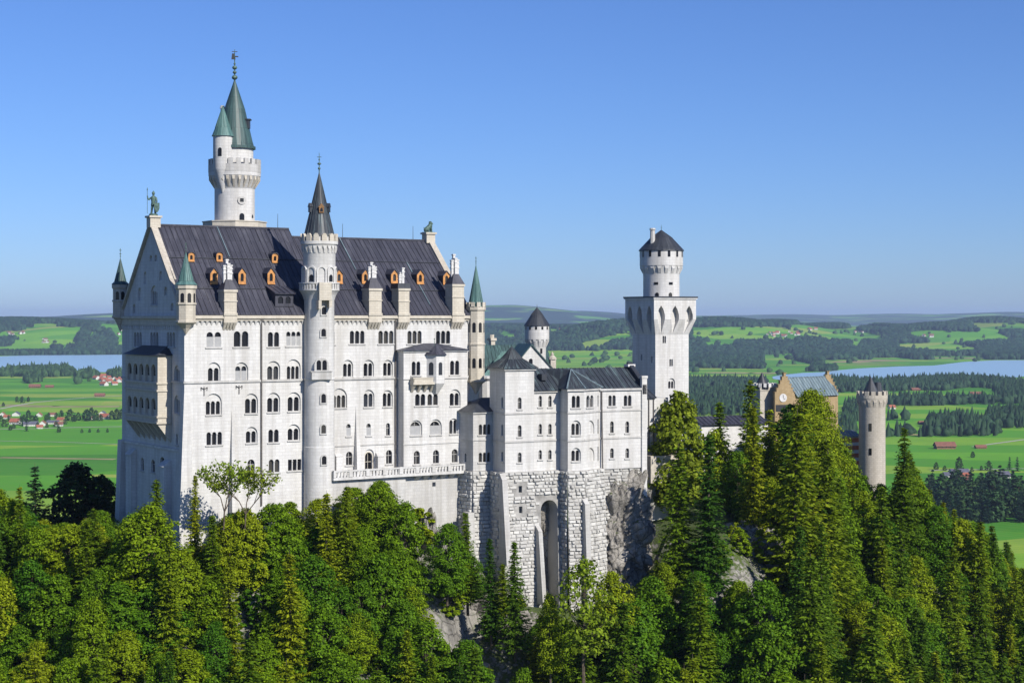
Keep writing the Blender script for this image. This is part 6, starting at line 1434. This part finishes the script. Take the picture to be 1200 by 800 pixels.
# ---- the wooded slope
cand = []; rs = np.random.default_rng(5)
px_c = rs.uniform(-70, 1290, 16000); Yc = rs.uniform(190, 372, 16000); xc = (px_c-600)/F*Yc; zc_, dc = hill(xc, Yc)
nb = nc = 0
def region_mix(px, py):
    """share of conifers by part of the slope"""
    if px < 330: return .13
    if px < 500: return .12
    if px < 700: return .36
    if px < 1010: return .46
    return .30
LB = {'l': 'leafy tree on the wooded slope below the west end of the palace', 'm': 'leafy tree on the wooded slope below the terrace', 'r': 'leafy tree on the wooded slope below the bower and court', 'g': 'leafy tree on the wooded slope below the round gate tower'}
LC = {'l': 'pointed spruce on the wooded slope below the west end of the palace', 'm': 'pointed spruce on the wooded slope below the terrace', 'r': 'pointed spruce on the wooded slope below the bower and court', 'g': 'pointed spruce on the wooded slope below the round gate tower'}
for i in range(len(xc)):
    x, y, z_, d_ = xc[i], Yc[i], zc_[i], dc[i]
    if d_ < 3.0 or d_ > 62:
        if not (px_c[i] < 130 and -40 < d_ < 3 and px_c[i] < 120) and not (px_c[i] > 1060 and -30 < d_ < 3): continue
    con = rs.random() < region_mix(px_c[i], 0); h = rs.uniform(15, 24) if con else rs.uniform(9, 15.5)
    if px_c[i] > 760: h *= 1.2
    if too_near(x, y, h*(.075 if con else .126)*1.27): continue
    hwp = h*(.10 if con else .22)/y*F; lim = max(limit(px_c[i]), limit(px_c[i]-hwp)-(14 if con else 4), limit(px_c[i]+hwp)-(14 if con else 4))
    hmax = (HY-lim)/F*y-z_
    if hmax < (6 if con else 5): continue
    h = hmax if (hmax < h*1.4 and rs.random() < .7) else min(h, hmax)
    if HY-F*(z_+h)/y > 835: continue
    yt_, yb_ = HY-F*(z_+h)/y, HY-F*(z_+h*.1)/y
    if any(y < o[4]+2 and abs(px_c[i]-o[0]) < o[2]*.8+hwp*.7 and yt_ < o[1]+o[3]*.6 and yb_ > o[1]-o[3] for o in OUT): continue
    reg = 'l' if px_c[i] < 330 else 'm' if px_c[i] < 545 else 'r' if px_c[i] < 900 else 'g'
    placed.append((x, y, h*(.07 if con else .118)))
    if con: place(CON[int(rs.integers(4))], None, x, y, z_-.4, h, 18, rs.uniform(0, 6.28), LC[reg], 'tree', LC[reg].replace('pointed spruce', 'spruces'), rs.uniform(.85, 1.15)*max(1, min(1.3, 15/h))); nc += 1
    else: place(BROAD[int(rs.integers(6))], None, x, y, z_-.4, h, 13, rs.uniform(0, 6.28), LB[reg], 'tree', LB[reg].replace('leafy tree', 'leafy trees'), rs.uniform(.9, 1.2)*max(1, min(1.35, 11/h))); nb += 1
# shrubs and young trees filling the open ground between them
SHR = [broad_tree('shrub', 5, 120+k, 'leaf_broad', 14, 300, .42, .2, .04) for k in range(3)]; ns_ = 0
px_s = rs.uniform(-20, 1230, 9000); Ys = rs.uniform(195, 352, 9000); xs_ = (px_s-600)/F*Ys; zs_, ds_ = hill(xs_, Ys); splaced = []
for i in range(9000):
    if ns_ >= 285: break
    x, y, z_, d_ = xs_[i], Ys[i], zs_[i], ds_[i]
    if d_ < 2.5 or d_ > 55 or too_near(x, y, .9): continue
    h = rs.uniform(2.6, 6.0); py_ = HY-F*(z_+h)/y
    if py_ > 812 or py_ < limit(px_s[i])-2: continue
    if any((a-x)**2+(b-y)**2 < 2.6**2 for a, b in splaced): continue
    if any(y < o[4]+2 and abs(px_s[i]-o[0]) < o[2]*.9 and abs(py_-o[1]) < o[3] for o in OUT): continue
    splaced.append((x, y)); reg = 'l' if px_s[i] < 330 else 'm' if px_s[i] < 545 else 'r' if px_s[i] < 900 else 'g'
    lb = LB[reg].replace('leafy tree', 'low leafy shrub'); place(SHR[int(rs.integers(3))], None, x, y, z_-.4, h, 5, rs.uniform(0, 6.28), lb, 'shrub', lb.replace('low leafy shrub', 'low leafy shrubs'), rs.uniform(.9, 1.3)); ns_ += 1
print('TREES shrub', ns_, 'broad', nb, 'conifer', nc)
# ================================================================ houses and barns in the valley
plain('house_white', (.55, .53, .50), .9, .05, .3)
plain('house_cream', (.62, .50, .28), .9, .05, .3)
plain('roof_red', (.30, .10, .06), .85, .18, .4)
plain('roof_brown', (.20, .09, .06), .85, .18, .4)
plain('roof_grey', (.10, .10, .13), .7, .18, .4)
plain('barn_wood', (.20, .11, .06), .9, .2, .4)
plain('window_dark', (.04, .045, .05), .3, .1)
def house_proto(wall, roof, w, l, h, pitch):
    h *= .72; pitch *= 1.5
    root = bpy.data.objects.new('house', None); COL.objects.link(root); m = MB(); x, y = l/2, w/2
    m.box8([Vector(p) for p in ((-x, -y, -1), (x, -y, -1), (x, y, -1), (-x, y, -1), (-x, -y, h), (x, -y, h), (x, y, h), (-x, y, h))])
    for s in (-1, 1): m.poly([Vector((s*x, -s*y, h)), Vector((s*x, s*y, h)), Vector((s*x, 0, h+y*pitch))])
    m.build('wall', wall, root, uv=False); m = MB(); o = .9
    for s in (-1, 1):
        a, b, c, d = Vector((-x-o, s*(y+o), h-o*pitch)), Vector((x+o, s*(y+o), h-o*pitch)), Vector((x+o, 0, h+y*pitch)), Vector((-x-o, 0, h+y*pitch)); 
        e = Vector((0, 0, .35)); lo = [a, b, c, d] if s < 0 else [b, a, d, c]; m.box8([q+Vector((0, 0, .02)) for q in lo]+[q+e for q in lo])
    m.build('roof', roof, root, uv=False)
    m = MB(); n = max(2, int(l/3.5))
    for fl in range(max(1, int(h/2.9))):
        for k in range(n):
            xx = -x+l*(k+.5)/n
            for s in (-1, 1): m.box8([Vector((xx+a, s*y+b, 1+fl*2.8+c)) for c in (0, 1.3) for a, b in ((-.5, -.05), (.5, -.05), (.5, .05), (-.5, .05))])
    m.build('window', 'window_dark', root, uv=False)
    return root
HP = {'red': house_proto('house_white', 'roof_red', 11, 14, 6, .55), 'brown': house_proto('house_white', 'roof_brown', 11, 15, 6, .5), 'grey': house_proto('house_white', 'roof_grey', 14, 26, 5.5, .42), 'cream': house_proto('house_cream', 'roof_red', 11, 13, 7, .55), 'barn': house_proto('barn_wood', 'roof_brown', 10, 18, 4, .45)}
HUSED = set()
def house(kind, px, py, sc, rot, label, cat='house', group=None):
    z_ = ZP
    if py > 415: x, Y = gp(px, py)
    else:
        Ys = np.geomspace(5500, 20000, 900); X_ = (px-600)/F*Ys; zv = valley(X_, Ys); pr_ = HY-F*zv/Ys; k = int(np.argmax(pr_ <= py)); Y = float(Ys[k]); x = float(X_[k]); z_ = float(zv[k])
    p = HP[kind]
    if kind not in HUSED: HUSED.add(kind); o = p
    else: o = copy_tree(p)
    o.name = 'barn' if cat == 'barn' else 'house'; o.location = (x, Y, z_); o.rotation_euler = (0, 0, R(rot)); o.scale = (sc, sc, sc); tag(o, label, cat, group)
VL = 'field village left of the palace'
for kind, px, py, sc in (('red', 3, 487.5, 1.0), ('red', 8, 490.5, .9), ('grey', 19, 487, 1.05), ('red', 46, 488, 1.0), ('brown', 62, 487.5, .9), ('red', 18, 497, 1.3), ('grey', 36, 499, 1.05), ('red', 50, 498.5, 1.1), ('grey', 62, 496.5, .85), ('cream', 71.5, 494.5, 1.0), ('brown', 69, 499.2, 1.0), ('red', -8, 497, 1.1), ('brown', -20, 489, 1.0), ('grey', 120, 485.5, .9), ('red', 122.5, 490.8, 1.25), ('brown', 108.5, 491, .7), ('red', 46.5, 502, .8)):
    nm = {'red': 'white house with red roof', 'grey': 'long white house with grey roof', 'brown': 'white house with brown roof', 'cream': 'cream yellow house with red roof'}[kind]
    house(kind, px, py, sc*.86, random.choice((8, 20, 95, -10, 100)), nm+' in the '+VL, 'house', None if kind == 'cream' else nm.replace('house', 'houses')+' in the left village')
rv = random.Random(4)
for k in range(26):
    px = rv.uniform(112, 150); py = rv.uniform(441, 452.5)-max(0, (122-px)*.3)
    house(rv.choice(('red', 'red', 'brown')), px, max(440, py), rv.uniform(.9, 1.4), rv.uniform(0, 180), 'tiny white house with reddish roof in the lakeside village left of the palace', 'house', 'houses of the lakeside village')
for px, py, sc, lb in ((41, 454.3, 1.5, 'brown barn nearest the lakeshore wood in the left meadow'), (58, 454.2, 1.1, 'smaller brown barn beside the barn near the lakeshore wood'), (117, 464.5, 1.2, 'lone barn on the field road left of the palace'), (1107, 525.5, 1.45, 'long red-brown barn in the bright meadow right of the gate tower'), (1149, 525.3, .8, 'small square barn beside the field road right of the long barn'), (1073, 457.5, 1.1, 'small barn on the lakeside meadow behind the gate tower'), (1143, 463, 1.3, 'brown hut among the conifer row below the lake')):
    house('barn', px, py, sc, 5, lb, 'barn')
for k, (px, py) in enumerate(((1082, 497), (1137, 491.5), (1177, 495.5))): house('barn', px, py, .9, 12, 'tiny barn beside the hedge trees in the meadow on the right', 'barn', 'tiny barns by the hedges')
for kind, px, py, sc in (('grey', 1124, 556, .8), ('red', 1131, 561, .8), ('grey', 1115, 559, .7), ('brown', 1127, 564.5, .8), ('grey', 1170, 560, .9)):
    house(kind, px, py, sc, rv.choice((0, 10, 80)), {'grey': 'white house with dark roof beside the conifer wood on the right', 'red': 'white house with red roof beside the conifer wood on the right', 'brown': 'white house with brown roof beside the conifer wood on the right'}[kind], 'house', 'houses beside the right conifer wood')
for px, py in ((815, 461.5), (819, 462), (823, 461.5)): house('red', px, py, .9, rv.uniform(0, 90), 'small house with red roof in the meadows right of the square tower', 'house', 'red roofed houses right of the square tower')
house('red', 1045, 479, .9, 20, 'small pale house right behind the round gate tower', 'house')
for (x0, x1, y0, y1, n, kd) in ((892, 938, 389, 395, 16, 'red'), (1000, 1028, 386, 390, 9, 'brown'), (1076, 1094, 393, 397, 7, 'brown'), (1188, 1215, 391, 399, 9, 'red'), (948, 956, 386, 388, 3, 'red'), (2, 30, 389, 393, 6, 'brown'), (46, 58, 396, 402, 4, 'brown'), (132, 150, 388, 396, 5, 'red'), (652, 668, 386, 390, 6, 'brown')):
    for k in range(n): house(kd, rv.uniform(x0, x1), rv.uniform(y0, y1), rv.uniform(.8, 1.5), rv.uniform(0, 180), 'distant tiny house in a hamlet on the wooded hills beyond the lakes', 'house', 'hamlet houses on the far hills')

# ================================================================ single trees in the meadows, the spruce wood on the right
FB = broad_tree('field_tree', 12, 71, 'far_leaf', 16, 40, .36, .75, .06); FC = conifer('field_spruce', 20, 72, 'far_needle', .2, 15, 6, .35, .03, 1.1)
def meadow_tree(proto, px, py, hpx, label, group, wide=1.0):
    x, Y = gp(px, py); h = hpx/F*Y; return place(proto, None, x, Y, ZP-.2, h, 12 if proto is FB else 20, rv.uniform(0, 6), label, 'tree', group, wide)
gl_ = 'round trees around the left village'
for px, py, h in ((10, 494, 8), (28, 493, 8), (54, 494, 9), (1, 494, 8), (44, 501, 7), (66, 500, 7), (16, 502, 6), (33, 489, 9), (72, 488, 8), (20, 471, 7), (26, 472, 8), (33, 470.5, 6), (-4, 474, 8), (4, 476, 5), (69, 506.5, 7.5), (25, 498, 11), (31, 499, 10), (38, 497, 11), (42, 495, 9), (57, 492, 9), (66, 491, 8), (82, 493, 14), (92, 492.5, 10), (101, 493, 14), (107, 493, 16), (112, 492, 12), (131, 491.5, 11), (137, 491.5, 13), (142, 491, 12), (96, 507, 5), (105, 506.5, 4.5), (115, 506.5, 4.5), (126, 506.5, 5), (12, 504, 6), (5, 500, 9), (76, 497, 7), (87, 494, 9), (55, 501, 6), (118, 493, 8), (14, 442, 5), (104, 447, 6), (94, 446, 5)):
    meadow_tree(FB, px, py, h, 'dark green round tree in the fields and village left of the palace', gl_, rv.uniform(.9, 1.3))
meadow_tree(FC, 31, 505, 14, 'single dark spruce by the road in front of the left village', None, 1.2)
for px, py, h in ((1124, 550, 15), (1140, 536, 7.5), (1159, 551, 12), (1139, 552.5, 6), (1097, 550, 9), (1107, 551, 6), (1150, 551, 6), (1129, 552, 5)): meadow_tree(FB, px, py, h, 'round tree standing in the bright meadow near the right conifer wood', 'round trees in the right meadow', rv.uniform(.95, 1.25))
for px, py, h in ((1183, 550, 15), (1192, 552, 17), (1088, 472, 17), (1119, 474, 16), (1128, 474, 15), (1152, 473, 15)): meadow_tree(FC, px, py, h, 'lone pointed spruce in the meadows below the right lake', 'lone spruces in the right meadows', 1.25)
n_ = 0
while n_ < 120:
    px = rv.uniform(1085, 1235); py = rv.uniform(577, 613)
    if py > 613-(px < 1110)*10: continue
    meadow_tree(FC if rv.random() < .72 else FB, px, py, rv.uniform(24, 37)*(py-HY)/225, 'tall tree of the dark conifer wood beyond the right slope', 'trees of the dark wood on the right', rv.uniform(1.0, 1.35)); n_ += 1

# ================================================================ air
m_, nt_m, b_ = nodes('haze_air'); nt_m.nodes.remove(b_); pv = nt_m.nodes.new('ShaderNodeVolumePrincipled')
pv.inputs['Color'].default_value = (.55, .72, 1.0, 1); pv.inputs['Density'].default_value = 3.1e-5; pv.inputs['Anisotropy'].default_value = 0.0
nt_m.links.new(pv.outputs[0], nt_m.nodes['Material Output'].inputs['Volume'])
m = MB(); m.box8([Vector(p) for p in ((-41000, -400, -181.2), (41000, -400, -181.2), (41000, 47500, -181.2), (-41000, 47500, -181.2), (-41000, -400, 175), (41000, -400, 175), (41000, 47500, 175), (-41000, 47500, 175))])
tag(m.build('haze', 'haze_air', uv=False), kind='stuff')
